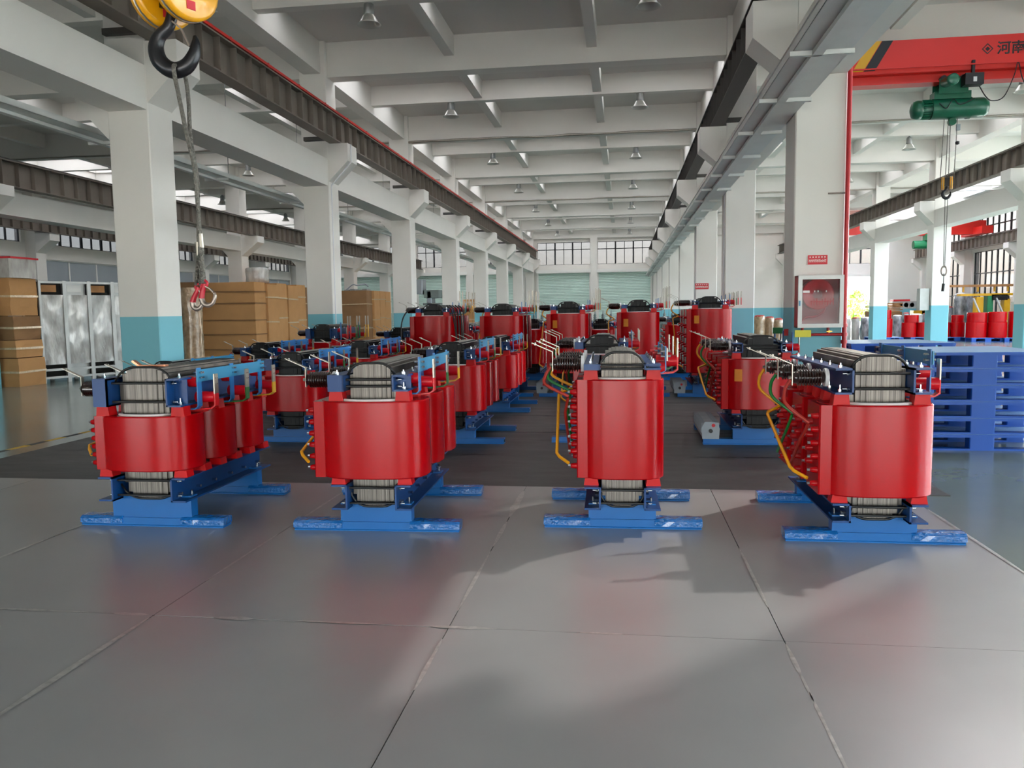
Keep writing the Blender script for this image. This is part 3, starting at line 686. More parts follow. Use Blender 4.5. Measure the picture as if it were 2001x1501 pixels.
for i, (lab, x, tp, w) in enumerate((('tall red transformer with black cables hanging, leftmost of the tall row', -3.32, 1.63, .76), ('tall red transformer, second from left in the tall row', -2.09, 1.62, .72),
        ('tall red transformer in the middle of the tall row', -.94, 1.64, .70), ('tall red transformer, second from right in the tall row', .26, 1.65, .70), ('tallest red transformer beside the second right column, orange label', 1.44, 1.69, .74))):
    transformer(lab, x, 13.85, 0, g=1.25, bw=1.05, cw=w, cz0=.42, cz1=tp-.2, kw=.36, top=tp, teal=None, lv_extra=.30 if i < 4 else .16, sticker=i in (2, 3, 4), group=tg, leads='yellow' if i != 0 else 'none', fan=-1 if i in (2, 4) else None, **D)
bg_ = 'transformers behind the tall row'
for lab, x, tp in (('black-cored transformer glimpsed between second and middle tall units', -1.56, 1.32), ('black-cored transformer glimpsed between the middle and next tall unit', -.38, 1.30), ('black-cored transformer glimpsed left of the rightmost tall unit', .95, 1.38), ('black-cored transformer glimpsed right of the leftmost tall unit', -2.82, 1.25)):
    transformer(lab, x*1.25, 17.2, 0, g=1.0, cw=.6, cz0=.36, cz1=tp-.22, kw=.32, top=tp, teal='tinned', group=bg_, leads='none', **D)
# copper offcut lying on the leftmost core
m = MB(); m.strip([(-.07, 0, .045), (-.02, 0, .008), (.13, 0, .008), (.17, .0, .010)], .045, .014, (0, 1, 0), 0)
o = m.obj('copper_busbar_piece', 'copper'); o.location = (-3.36, 5.235, 1.145); o.rotation_euler = (0, 0, .1)
tag(o, 'bent copper busbar piece lying on the leftmost transformer core', 'copper bar')
# black cables hanging over the leftmost tall unit
m = MB()
for i in range(5):
    x0 = -3.05+.05*i; m.tube(bez([(x0, 13.75, 1.62), (x0+.12, 13.6, 1.5), (x0+.1+random.uniform(0, .15), 13.55, 1.0), (x0+.15, 13.6, .3), (x0+.2, 13.6, .03)]), .012, 6)
tag(m.obj('hanging_cables', 'cable_black'), 'bundle of black cables draped beside the leftmost tall transformer', 'cables')
m = MB(); m.tube(bez([(-3.5, 13.55, 1.60), (-3.72, 13.5, 1.5), (-3.8, 13.45, 1.2), (-3.78, 13.5, .6), (-3.8, 13.5, .03)]), .012, 6)
tag(m.obj('hanging_cable', 'cable_black'), 'single black cable looping down left of the leftmost tall transformer', 'cable')
# ================================================================== OVERHEAD THINGS
def lamp_parts():
    a = MB(); a.lathe([(.0, .34), (.05, .34), (.075, .30), (.085, .16), (.07, .14)], (0, 0, 0), n=14)
    for i in range(8):
        t = 2*pi*i/8; a.box(.07*math.cos(t)-.006, .07*math.cos(t)+.006, .07*math.sin(t)-.006, .07*math.sin(t)+.006, .15, .31)
    b = MB(); b.lathe([(.075, .15), (.10, .12), (.15, .03), (.19, .0), (.185, -.002), (.145, .025), (.095, .115), (.06, .12), (0, .12)], (0, 0, 0), n=20)
    c = MB(); c.cyl((0, 0, .34), (0, 0, .40), .02, n=8); return a.mesh('housing', 'lamp_grey'), b.mesh('reflector', 'lamp_shade'), c.mesh('canopy', 'lamp_grey')
LP = lamp_parts()
ordn = ['first', 'second', 'third', 'fourth', 'fifth', 'sixth', 'seventh', 'eighth']
def lamp(x, y, z, label, group, top=6.28):
    t = tag(empty('high_bay_lamp', (x, y, z)), label, 'lamp', group)
    link('housing', LP[0], t); link('reflector', LP[1], t); link('canopy', LP[2], t)
    MB().cyl((0, 0, .39), (0, 0, top-z), .008, n=6).obj('cord', 'cable_black', t)
for i in range(7):
    y = 12.2+6*i; z = 5.90 if i < 2 else 6.02
    z = 5.86
    lamp(-3.9, y+.26, z+.1, 'grey high-bay lamp, left line of the main aisle, %s from the camera' % ordn[i], 'main aisle lamps')
    lamp(.37, y+.26, z+.1, 'grey high-bay lamp, right line of the main aisle, %s from the camera' % ordn[i], 'main aisle lamps')
for i, (x, y, z) in enumerate([(8.25, 18.46, 5.9), (8.0, 24.46, 5.9), (7.95, 30.46, 5.92), (12.5, 36.46, 5.9)]): lamp(x, y, z, 'pale high-bay lamp in the right bay, %s from the camera' % ordn[i], 'right bay lamps', top=6.28)
for i, (x, y, z) in enumerate([(-11.75, 24.46, 5.9), (-15.77, 30.46, 5.9), (-15.75, 36.46, 5.9)]): lamp(x, y, z, 'grey high-bay lamp in the left bays, %s from the camera' % ordn[i], 'left bay lamps', top=6.28)
# hook block (used near the camera and under the hoist)
def hook_block(label, loc, s, rz, ropes, mats=('hook_yellow', 'hook_black')):
    T = tag(empty('hook_block', loc, rz), label, 'crane hook', 'crane hook blocks'); T.scale = (s, s, s)
    def sheave():
        m = MB(); R = .14
        m.lathe([(0, -.03), (R*.9, -.03), (R, -.022), (R, -.007)], (0, 0, 0), (1, 0, 0), 28); m.lathe([(R, .007), (R, .022), (R*.9, .03), (0, .03)], (0, 0, 0), (1, 0, 0), 28)
        m.lathe([(R, -.007), (R*.985, -.006), (R*.985, .006), (R, .007)], (0, 0, 0), (1, 0, 0), 28, 1)
        m.cyl((-.036, 0, 0), (.036, 0, 0), .03, n=8, mi=1); return m.mesh('sheave_cover', [mats[0], 'tinned'])
    sh = share(('sheave', mats), sheave)
    for sx in (-1, 1):
        q = link('sheave_cover', sh, T, (sx*.08, 0, .128)); MB().box(.031, .033, -.02, .02, -.10, -.065).obj('badge', 'sign_red', q)
    MB().box(-.05, .05, -.035, .035, .06, .24).obj('crosshead', mats[1], T)
    pts = [(-.01, 0, .10), (-.012, 0, .03), (-.03, 0, -.02), (-.068, 0, -.055), (-.085, 0, -.10), (-.07, 0, -.155), (-.02, 0, -.19), (.035, 0, -.178), (.07, 0, -.135), (.082, 0, -.085), (.08, 0, -.055)]
    rr = [.022, .022, .024, .027, .031, .034, .034, .032, .027, .018, .008]
    P = bez(pts, 4); RR = []
    for i in range(len(rr)-1): RR += [rr[i]+(rr[i+1]-rr[i])*k/4 for k in range(4)]
    RR.append(rr[-1]); hk = MB().tube(P, RR, 12).obj('hook', mats[1], T); hk.rotation_euler.z = -rz+.12
    m = MB(); m.strip([(-.005, -.012, -.0), (.03, -.012, -.03), (.062, -.012, -.10)], .018, .006, (0, 1, 0)); m.obj('safety_latch', 'worn_steel', hk)
    for dx, dy in ropes: MB().cyl((dx, dy, .2), (dx, dy, (5.0-loc[2])/s), .007, n=6).obj('hoist_rope', 'rope', T)
    return T
hook_block('large yellow sheave block with black hook hanging near the camera', (-1.828, 3.2, 2.705), 1.0, -.45, ((-.14, 0), (.14, 0), (-.045, 0), (.045, 0)))
# wire rope sling with two red hooks
T = tag(empty('wire_rope_sling', (-1.818, 3.19, 2.51)), 'twisted steel wire sling with two red hooks hanging from the large hook', 'sling')
def sp(px, py, dy=0.): return ((px-345)*.00206, dy, -(py-120)*.00206)
m = MB(); m.tube(bez([sp(346, 118, .03), sp(344, 112, .0), sp(345, 120, -.036), sp(352, 170, -.034), sp(362, 250, -.02), sp(371, 310, -.01), sp(372, 380), sp(374, 450)]), .0088, 8); m.obj('rope', 'rope', T)
m = MB(); m.tube(bez([sp(346, 118, .03), sp(351, 135, .034), sp(358, 180, .02), sp(364, 255, .0), sp(371, 330, .01), sp(370, 390, .01), sp(367, 465, .012)]), .0085, 8); m.obj('rope', 'rope', T)
for px, py0, py1, dy, nm in ((375, 444, 472, 0, 0), (365, 460, 487, .012, 1)):
    a, b = sp(px, py0, dy), sp(px+1, py1, dy); MB().cyl(a, b, .0115, n=12).obj('ferrule', 'tinned', T)
m = MB(); m.tube([sp(375, 470), sp(375, 500, -.004), sp(379, 545, -.01)], .0125, 8).obj('rope_leg', 'rope', T)
m = MB(); m.tube([sp(366, 485, .012), sp(362, 508, .012), sp(357, 548, .012)], .0075, 8).obj('rope_leg', 'rope', T)
m = MB(); m.tube([sp(366, 485, .012), sp(367, 508, .014), sp(366, 548, .014)], .0075, 8).obj('rope_leg', 'rope', T)
def small_hook(shank, tip, latch, dy):
    e = empty('sling_hook', (0, 0, 0), 0, T); S = [sp(a, b, dy) for a, b in shank]; t_ = [sp(a, b, dy) for a, b in tip]
    A = bez(S, 4); MB().tube(A, [.0085+.0045*i/len(A) for i in range(len(A))], 8).obj('hook_shank', 'sling_red', e)
    A = bez(t_, 4); MB().tube(A, [.0125-.006*i/len(A) for i in range(len(A))], 8).obj('hook_tip', 'worn_steel', e)
    MB().strip([sp(a, b, dy) for a, b in latch], .012, .005, (0, 1, 0)).obj('latch', 'worn_steel', e)
    c = Vector(S[0]); MB().tube([c+Vector((.013*math.cos(q*pi/5), 0, .013*math.sin(q*pi/5))) for q in range(10)], .006, 6, closed=True).obj('eye', 'sling_red', e)
small_hook([(382, 545), (380, 553), (376, 564), (374, 575)], [(374, 575), (378, 585), (388, 589), (398, 584), (403, 572), (402, 564)], [(384, 551), (393, 555), (401, 563)], -.012)
small_hook([(361, 551), (358, 560), (351, 572), (347, 582)], [(347, 582), (349, 592), (357, 596), (366, 590), (370, 578), (369, 572)], [(362, 557), (367, 564), (369, 573)], .014)
# ------------------------------------------------------------------ travelling crane with hoist in the right bay
YC = 13.5
T = tag(empty('bridge_crane', (6, YC, 0)), 'red overhead bridge crane beam with black lettering spanning the right bay', 'crane')
m = MB(); m.prism([(-3.15, 5.08), (-2.75, 5.06), (3.0, 5.06), (3.28, 5.3), (3.28, 5.54), (-3.15, 5.54)], 'y', -.16, .16); m.obj('box_girder', 'crane_red', T)
m = MB(); m.box(-3.1, 3.2, -.13, .13, 4.90, 4.92).box(-3.1, 3.2, -.012, .012, 4.92, 5.05).box(-3.1, 3.2, -.15, .15, 5.05, 5.065); m.obj('runway_flange', 'crane_red', T)
m = MB(); m.box(-3.1, 3.2, -.21, -.19, 5.11, 5.13).obj('cable_rail', 'crane_red', T)
for nm, mt, x0 in (('stripe', 'bar_yellow', -2.50), ('stripe', 'black_paint', -2.33)):
    m = MB(); m.prism([(x0, 5.10), (x0+.16, 5.10), (x0+.42, 5.54), (x0+.26, 5.54)], 'y', -.164, -.16); m.obj(nm, mt, T)
def text(body, loc, size, mat, parent, rot=(pi/2, 0, 0), name='lettering', ex=.002):
    c = bpy.data.curves.new(name, 'FONT'); c.body = body; c.size = size; c.extrude = ex; c.offset = size*.018; c.materials.append(MATS[mat])
    o = bpy.data.objects.new(name, c); COL.objects.link(o); o.location = loc; o.rotation_euler = rot; o.parent = parent
    bpy.context.view_layer.update(); me = bpy.data.meshes.new_from_object(o.evaluated_get(bpy.context.evaluated_depsgraph_get())); bpy.data.objects.remove(o)
    return link(name, me, parent, loc, rot, kind='stuff')
text('\u6cb3\u5357\u77ff', (-.43, -.163, 5.27), .2, 'logo_black', T)
m = MB()
for r0, r1 in ((.082, .062), (.035, 0)):
    P = [(r0, 0), (0, r0), (-r0, 0), (0, -r0)]; Q = [(r1, 0), (0, r1), (-r1, 0), (0, -r1)]
    for i in range(4):
        a, b, c, d = P[i], P[(i+1) % 4], Q[(i+1) % 4], Q[i]
        m.add([(-.56+u, -.1635, 5.34+v) for u, v in (a, b, c, d)], [(0, 1, 2, 3)][::1])
m.obj('emblem', 'logo_black', T)
for x in (-3.0, 3.3): MB().box(x-.12, x+.12, -.9, .9, 5.34, 5.5).obj('end_carriage', 'crane_red', T)
H = tag(empty('electric_hoist', (4.98, YC, 4.52)), 'green electric rope hoist hanging under the red crane beam', 'hoist')
m = MB(); m.cyl((-.27, 0, 0), (.30, 0, 0), .155, n=28); m.lathe([(.165, .26), (.165, .30)], (0, 0, 0), (1, 0, 0), 28); m.obj('drum', 'hoist_green', H)
m = MB(); m.lathe([(.15, .30), (.15, .48), (.12, .54), (0, .56)], (0, 0, 0), (1, 0, 0), 28); m.obj('gearbox', 'hoist_green', H)
e = MB(); e.lathe([(.12, -.27), (.12, -.40), (.145, -.41), (.145, -.47), (.12, -.53), (.06, -.555), (0, -.56)], (0, 0, 0), (1, 0, 0), 28); e = e.obj('motor', 'hoist_green', H)
for i in range(24):
    t = 2*pi*i/24; m = MB(); m.box(-.40, -.28, -.004, .004, .115, .148); q = m.obj('cooling_fin', 'hoist_green', e); q.rotation_euler = (t, 0, 0)
m = MB(); m.box(-.25, .28, -.10, .10, .13, .24).box(-.2, .22, -.14, -.13, .2, .42).box(-.2, .22, .13, .14, .2, .42)
m.obj('trolley_frame', 'hoist_green', H)
for x in (-.13, .15):
    for y in (-1, 1): MB().cyl((x, y*.045, .425), (x, y*.13, .425), .05, n=14).obj('trolley_wheel', 'black_paint', H)
m = MB(); m.cyl((-.12, -.16, .36), (-.12, -.42, .33), .075, n=16); m.lathe([(.085, .0), (.085, .05), (.06, .06), (0, .06)], (-.12, -.42, .33), (0, -1, -.1), 16); m.obj('trolley_motor', 'hoist_green', H)
m = MB(); m.box(.10, .36, -.33, -.16, .27, .44); q = m.obj('control_box', 'black_paint', H); MB().box(.21, .26, -.333, -.33, .31, .38).obj('sticker', 'white_frame', q)
MB().box(.24, .28, -.2, -.16, .44, .66).obj('collector_arm', 'black_paint', H)
m = MB(); m.tube(bez([(.33, -.2, .3), (.45, -.18, .12), (.55, -.18, .05), (.7, -.2, .1), (.83, -.2, .4), (.88, -.2, .60), (.95, -.2, .35), (1.1, -.2, .08), (1.3, -.2, .0)]), .008, 6); m.obj('festoon_cable', 'cable_black', H)
m = MB(); m.tube(bez([(-.2, -.17, .05), (-.1, -.18, -.03), (0, -.16, .1), (.1, -.17, .02), (.3, -.17, .1)]), .008, 6); m.obj('cable', 'cable_black', H)
m = MB(); m.box(-.0, .10, -.02, .02, -.22, -.1); m.cyl((.05, -.04, -.2), (.05, .04, -.2), .055, n=18); m.obj('rope_guide', 'hoist_green', H)
for x0, x1 in ((-.06, -.11), (.0, -.035), (.03, .01), (.13, .09)): MB().cyl((x0, 0, -.12), (x1+.02, 0, -1.05), .006, n=5).obj('hoist_rope', 'rope', H)
m = MB(); m.box(.12, .17, -.02, .02, -.33, -.24); m.obj('limit_switch', 'fan_grey', H)
MB().lathe([(0, -.03), (.03, -.02), (.03, .02), (0, .03)], (.14, 0, -.52), n=10).obj('limit_ball', 'black_paint', H)
hook_block('small yellow sheave block with black hook under the green hoist', (4.99, YC, 3.30), .72, -.35, ())
T = tag(empty('hanging_sling', (4.99, YC, 3.14)), 'thin rope sling with small hook hanging below the hoist in the right bay', 'sling')
for dx in (-.02, .02): MB().cyl((dx, 0, 0), (dx*.4, 0, -1.05), .006, n=5).obj('rope', 'rope', T)
MB().tube([(.04*math.cos(t*pi/6), 0, -.04+.075*math.sin(t*pi/6)-1.06) for t in range(12)], .012, 6, closed=True).obj('sling_hook', 'worn_steel', T)
m = MB(); m.cyl((0, 0, -1.14), (0, 0, -1.3), .006, n=5); m.cyl((0, 0, -1.3), (-.01, 0, -1.42), .022, n=8); m.obj('hook_tail', 'black_paint', T)
# second, distant crane
T = tag(empty('bridge_crane', (13.9, 42.5, 0)), 'distant red crane with small green hoist near the right windows', 'crane')
m = MB(); m.prism([(-3.6, 4.95), (3.0, 4.95), (3.6, 5.15), (3.6, 5.6), (-3.6, 5.6)], 'y', -.2, .2); m.obj('box_girder', 'crane_red', T)
m = MB(); m.cyl((.3, -.1, 4.5), (1.6, -.1, 4.5), .2, n=16); m.obj('hoist_drum', 'green_machine', T); MB().box(.8, 1.3, -.4, .1, 4.7, 5.0).obj('hoist_motor', 'green_machine', T)
MB().box(3.0, 3.5, -1.2, 1.2, 4.9, 5.25).obj('end_carriage', 'crane_red', T)
# ================================================================== FIRE CABINET, PIPES AND SIGNS ON THE FIRST RIGHT COLUMN
T = tag(empty('fire_hose_cabinet', (2.10, 9.2, 1.28)), 'white framed fire hose cabinet with red interior on the first right column', 'fire cabinet')
w, h, dp = .235, .56, .17
m = MB(); m.box(-w, w, -.006, 0, 0, h).box(-w, -w+.012, -dp, 0, 0, h).box(w-.012, w, -dp, 0, 0, h).box(-w, w, -dp, 0, 0, .012).box(-w, w, -dp, 0, h-.012, h); m.obj('cabinet_body', 'cab_red', T)
D_ = MB(); fr = .042; D_.box(-w, -w+fr, -dp-.022, -dp, 0, h).box(w-fr, w, -dp-.022, -dp, 0, h).box(-w+fr, w-fr, -dp-.022, -dp, 0, fr).box(-w+fr, w-fr, -dp-.022, -dp, h-fr, h)
D_ = D_.obj('door_frame', 'white_frame', T)
MB().box(-w+fr, w-fr, -dp-.012, -dp-.008, fr, h-fr).obj('glass_pane', 'cab_glass', D_); MB().box(-w+.008, -w+.022, -dp-.03, -dp-.022, h*.42, h*.52).obj('latch', 'teal_bar', D_)
m = MB(); m.lathe([(.155, -.05), (.165, -.05), (.165, .05), (.155, .05), (.06, .03), (.05, -.03), (.155, -.05)], (-.02, -.09, .36), (0, 1, 0), 32); m.obj('hose_reel', 'red_plastic', T)
m = MB(); m.tube(bez([(.06, -.13, .22), (.03, -.13, .16), (-.05, -.13, .12), (-.14, -.13, .11), (-.19, -.13, .06)]), .012, 8); m.obj('hose', 'sling_red', T)
m = MB(); m.box(-w+.05, -w+.12, -dp-.0125, -dp-.0122, .375, .40)
for x in (-.07, -.035, .05): m.box(x, x+.012, -dp-.0125, -dp-.0122, .38, .40)
m.obj('door_marking', 'sign_white', T)
# faint red characters on the glass
m = MB()
for i in range(9): m.box(-.10+.028*i, -.10+.028*i+.007, -dp-.0126, -dp-.0123, .24, .24+.05+.03*((i*7) % 3)/2)
m.box(-.11, .12, -dp-.0126, -dp-.0123, .275, .283); m.obj('door_marking', 'pipe_red', T)
T = tag(empty('fire_pipe', (2.388, 9.17, 0)), 'dark red vertical fire pipe with branch below the hose cabinet', 'pipe')
m = MB(); m.cyl((0, 0, 0), (0, 0, 4.12), .024, n=12); m.obj('riser', 'pipe_red', T)
m = MB(); m.tube([(0, 0, 1.2), (-.42, 0, 1.2), (-.44, 0, 1.21), (-.44, 0, 1.28)], .015, 8); m.tube([(-.17, 0, 1.2), (-.17, 0, 1.28)], .015, 8); m.obj('branch', 'pipe_red', T)
m = MB(); m.cyl((-.17, -.02, 1.235), (-.17, -.055, 1.235), .014, n=8); m.box(-.2, -.14, -.06, -.052, 1.23, 1.24); m.obj('valve', 'brass', T)
for z in (1.2, 1.12, 1.3): MB().cyl((0, 0, z-.018), (0, 0, z+.018), .032, n=12).obj('coupling', 'pipe_red', T)
m = MB(); m.tube([(0, .0, 2.72), (-.2, .0, 2.72)], .009, 6); m.obj('bracket_rod', 'worn_steel', T)
def sign(label, x, y, z, w, h):
    s = MB(); s.box(-w/2, w/2, -.004, 0, 0, h); s = s.obj('warning_sign', 'sign_red'); s.location = (x, y, z); tag(s, label, 'sign')
    m = MB(); r = random.Random(5)
    for i in range(6): 
        x0 = -w*.42+i*w*.15; m.box(x0, x0+w*.07, -.0046, -.004, h*.72, h*.86)
    for i in range(9):
        x0 = -w*.45+i*w*.1; a = r.uniform(.0, .1)
        m.box(x0, x0+w*.02, -.0046, -.004, h*.25, h*(.5+a)); m.box(x0, x0+w*.08, -.0046, -.004, h*(.36+a), h*(.42+a)); m.box(x0+w*.05, x0+w*.07, -.0046, -.004, h*.22, h*.46)
    m.obj('lettering', 'sign_white', s, kind='stuff')
sign('red rectangular warning sign above the fire hose cabinet', 2.10, 9.197, 1.965, .205, .10)
sign('small red sign on the right column beyond the tallest transformer', 2.0, 21.197, 2.0, .34, .15)
# ================================================================== GOODS AT THE RIGHT
def at(px, py, Y):
    """world point seen at photo pixel px,py at depth Y"""
    d = r2*((px-1000.5)/1564.6)-u2*((py-750.5)/1564.6)+f_; d *= Y/d.y
    return Vector((d.x, d.y, CAMH+d.z))
def pallet_parts(w, d, h):
    a = MB(); n = 12
    a.box(-w/2, w/2, 0, d, h-.034, h-.004)
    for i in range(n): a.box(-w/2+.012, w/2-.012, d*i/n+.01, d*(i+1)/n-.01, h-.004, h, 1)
    b = MB(); b.bbox(-.09, .09, 0, .12, .02, h-.032, .008); c = MB(); c.bbox(-.12, .12, 0, .12, .02, h-.032, .008)
    e = MB(); e.box(-w/2, w/2, 0, .12, 0, .02)
    return [a.mesh('deck', ['pallet_blue', 'pallet_sheen']), b.mesh('block', 'pallet_blue'), c.mesh('block', 'pallet_blue'), e.mesh('skid', 'pallet_blue')]
def pallet(label, x, y, z, rz=0, w=1.32, d=1.25, h=.17, group='blue pallets'):
    P = share(('pal', w, d, h), lambda: pallet_parts(w, d, h)); t = tag(empty('plastic_pallet', (x, y, z), rz), label, 'pallet', group)
    link('deck', P[0], t)
    for yy in (0, d/2-.06, d-.12):
        link('skid', P[3], t, (0, yy, 0))
        for xx in (-w/2+.09, w/2-.09): link('block', P[1], t, (xx, yy, 0))
        link('block', P[2], t, (0, yy, 0))
    return t
lev = ['bottom', 'second from bottom', 'third from bottom', 'third from top', 'second from top', 'top']
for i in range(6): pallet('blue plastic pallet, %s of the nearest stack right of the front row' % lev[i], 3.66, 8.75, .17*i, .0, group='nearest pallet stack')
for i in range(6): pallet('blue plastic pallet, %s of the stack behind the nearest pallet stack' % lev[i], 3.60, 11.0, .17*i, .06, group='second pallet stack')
# red coils on low pallets far to the right
def coil_thing(px0, px1, pt, pb, Y, label, z0=None, mat='red_resin', name='red_coil'):
    a, b = at(px0, pb, Y), at(px1, pb, Y); w = b.x-a.x; zb = a.z if z0 is None else z0; h = max(.12, at(px0, pt, Y).z-zb)
    m = ring(w/2, w/2*.85, w/2*.62, w/2*.5, 0, h, N=32, n=2.4)
    o = m.obj(name, mat); o.location = ((a.x+b.x)/2, Y+w*.4, zb); tag(o, label, 'coil', 'red coils on pallets'); return o
pl = [(1700, 36.2), (1775, 36.0), (1835, 35.8), (1895, 34.8), (1960, 34.6)]
for i, (px, Y) in enumerate(pl):
    c = at(px+33, 660, Y); pallet('low blue pallet under red coils, %s from the left' % ordn[i], c.x, Y-.15, 0, 0, w=1.26, d=1.2, group='pallets under the red coils')
low = [(1711, 1747, 36.2, .80), (1765, 1793, 36., .62), (1794, 1826, 36., .62), (1829, 1858, 35.8, .62), (1860, 1888, 35.8, .62), (1894, 1933, 34.8, .62), (1936, 1972, 34.6, .62), (1976, 2012, 34.6, 1.05)]
cl_ = ['tall red coil leftmost on the pallets', 'low red coil second from left on the pallets', 'low red coil third from left on the pallets', 'low red coil fourth from left on the pallets', 'low red coil fifth from left on the pallets', 'bright ribbed red coil in front of the row', 'second bright red coil beside the ribbed one', 'tall dark red coil at the right edge of the picture']
tops = {}
for (p0, p1, Y, h), lab in zip(low, cl_):
    o = coil_thing(p0, p1, 640, 658, Y, lab, z0=.17); bb = max(v.co.z for v in o.data.vertices); o.scale.z = h/bb; tops[p0] = .17+h
for p0, p1, Y, h, base, lab in ((1716, 1744, 36.2, .36, 1711, 'narrow red coil stacked on the tall leftmost coil'), (1770, 1798, 36., .32, 1765, 'small red coil stacked second from left'), (1826, 1850, 35.8, .30, 1829, 'small red coil stacked in the middle of the row'),
                               (1862, 1886, 35.8, .3, 1860, 'small red coil stacked right of the middle'), (1896, 1934, 34.8, .40, 1894, 'wide red coil stacked behind the ribbed coil'), (1937, 1971, 34.6, .42, 1936, 'wide red coil stacked next to the right edge coil')):
    o = coil_thing(p0, p1, 630, 640, Y, lab, z0=tops[base]); bb = max(v.co.z for v in o.data.vertices); o.scale.z = h/bb
# film-wrapped winding columns standing behind
def wrapped(px0, px1, Y, h, label, mat, cap='tube_red', zb=0.):
    a, b = at(px0, 640, Y), at(px1, 640, Y); w = (b.x-a.x)/2; rnd = random.Random(px0); t = tag(empty('wrapped_winding', ((a.x+b.x)/2, Y, zb)), label, 'wrapped coil', 'film-wrapped windings')
    N = 18; m = MB(); V = []; zs = [0, .08, .3, .5, .7, .85, .97, 1.0]
    for z in zs:
        for k in range(N):
            q = w*(1+rnd.uniform(-.09, .09))*(1 if z < .98 else .9); V.append((q*math.cos(2*pi*k/N), q*math.sin(2*pi*k/N), z*h))
    m.add(V, [(i*N+k, i*N+(k+1) % N, (i+1)*N+(k+1) % N, (i+1)*N+k) for i in range(len(zs)-1) for k in range(N)], 0, True)
    m.obj('plastic_wrap', mat, t); MB().lathe([(w*.92, h-.02), (w*.9, h+.02), (w*.5, h+.05), (0, h+.05)], (0, 0, 0), n=16).obj('paper_cap', cap, t)
W_ = [(1648, 1662, 37.6, .95, 'film'), (1664, 1680, 38., .98, 'film'), (1681, 1701, 38.6, .98, 'film_dark'), (1702, 1713, 41., .9, 'film_dark'), (1714, 1728, 38.5, 1.1, 'film'), (1729, 1742, 39.5, 1.1, 'film_dark'), (1744, 1762, 38.8, 1.05, 'film_dark'), (1763, 1777, 39.5, 1.15, 'film_dark'),
      (1778, 1801, 38.4, 1.1, 'film'), (1802, 1819, 38.6, 1.12, 'film_dark'), (1827, 1846, 40., 1.4, 'film'), (1847, 1861, 40.5, 1.4, 'film_dark'), (1863, 1886, 40., 2.0, 'film_dark'), (1887, 1901, 40.6, 1.95, 'film_dark')]
for i, (a, b, Y, h, mt) in enumerate(W_):
    wrapped(a, b, Y, h, '%s film-wrapped winding, %s from the left behind the red coils' % ('dark' if mt == 'film_dark' else 'pale', (ordn+['ninth', 'tenth', 'eleventh', 'twelfth', 'thirteenth', 'fourteenth'])[i]), mt, cap='tube_red' if i % 2 else 'white_frame')
for i, (px, Y, w) in enumerate(((1484, 30, 22), (1503, 30.5, 20), (1521, 30, 18))):
    wrapped(px-w//2, px+w//2, Y, 1.2-.06*i, 'pinkish film-wrapped winding seen between the right columns, %s' % ['left', 'middle', 'right'][i], 'film_brown', 'tube_red')
# winding machine: yellow and green frame near the window
T = tag(empty('winding_machine', at(1930, 660, 38.5)), 'yellow and green winding machine by the right windows', 'machine'); T.location.z = 0
for nm, mt, x0, x1, z0, z1 in (('post', 'green_machine', -.15, .1, 0, 1.9), ('post', 'yellow_machine', .55, .8, 0, 1.75), ('beam', 'yellow_machine', -1.3, .9, 2.0, 1.9), ('beam', 'wood', -1.7, .9, 2.3, 2.4), ('table', 'pale_machine', -1.2, -.2, 0, .7), ('carriage', 'yellow_machine', -.6, -.3, .7, 1.85), ('motor', 'black_paint', .0, .7, 1.7, 1.95), ('cabinet', 'pale_machine', 1.0, 1.5, 0, 1.6)):
    MB().bbox(x0, x1, -.2, .2, z0, z1, .02).obj(nm, mt, T)
for x in (-1.1, -.5, .2, .75): MB().box(x-.03, x+.03, -.05, .05, 2.08, 2.32).obj('strut', 'yellow_machine', T)
for x in (-.75, .2): MB().strip([(x, -.22, 1.8), (x+.45, -.22, .75)], .1, .05, (0, 1, 0)).obj('brace', 'white_frame', T)
T = tag(empty('foil_winder', at(1792, 650, 46)), 'green and grey foil winder with yellow parts left of the pipe column', 'machine'); T.location.z = 0
for nm, mt, x0, x1, z0, z1 in (('bed', 'green_machine', -1.3, 1.0, .0, 1.0), ('roller_frame', 'galv', -1.4, -.1, 1.35, 1.75), ('column', 'green_machine', .1, .9, 1.0, 1.9), ('arm', 'yellow_machine', -.3, 1.1, 1.05, 1.25), ('panel', 'galv', .95, 1.35, 1.6, 2.4), ('guard', 'bar_red', -1.35, -.5, 1.75, 1.85), ('leg', 'galv', -1.35, -1.25, 1.0, 1.4)):
    MB().bbox(x0, x1, -.3, .3, z0, z1, .02).obj(nm, mt, T)
for i in range(4): MB().cyl((-1.3+.3*i, -.3, 1.55), (-1.3+.3*i, .3, 1.55), .12, n=14).obj('roller', 'tinned', T)
T = tag(empty('timber_stack', at(1725, 650, 44)), 'stack of brown timber offcuts behind the wrapped windings', 'timber'); T.location.z = 0
MB().box(-.8, .8, -.4, .4, 0, 1.2).obj('crate', 'carton_dark', T)
for i in range(6): MB().box(-.8+.1*(i % 3), .7+.12*(i % 2), -.4, .4, 1.2+.08*i, 1.26+.08*i).obj('plank', 'wood', T)
T = tag(box('switch_box', 'galv', 9.4, 9.68, 27.3, 27.6, 1.35, 2.05), 'grey switch box on the pipe column in the right bay', 'electric box')
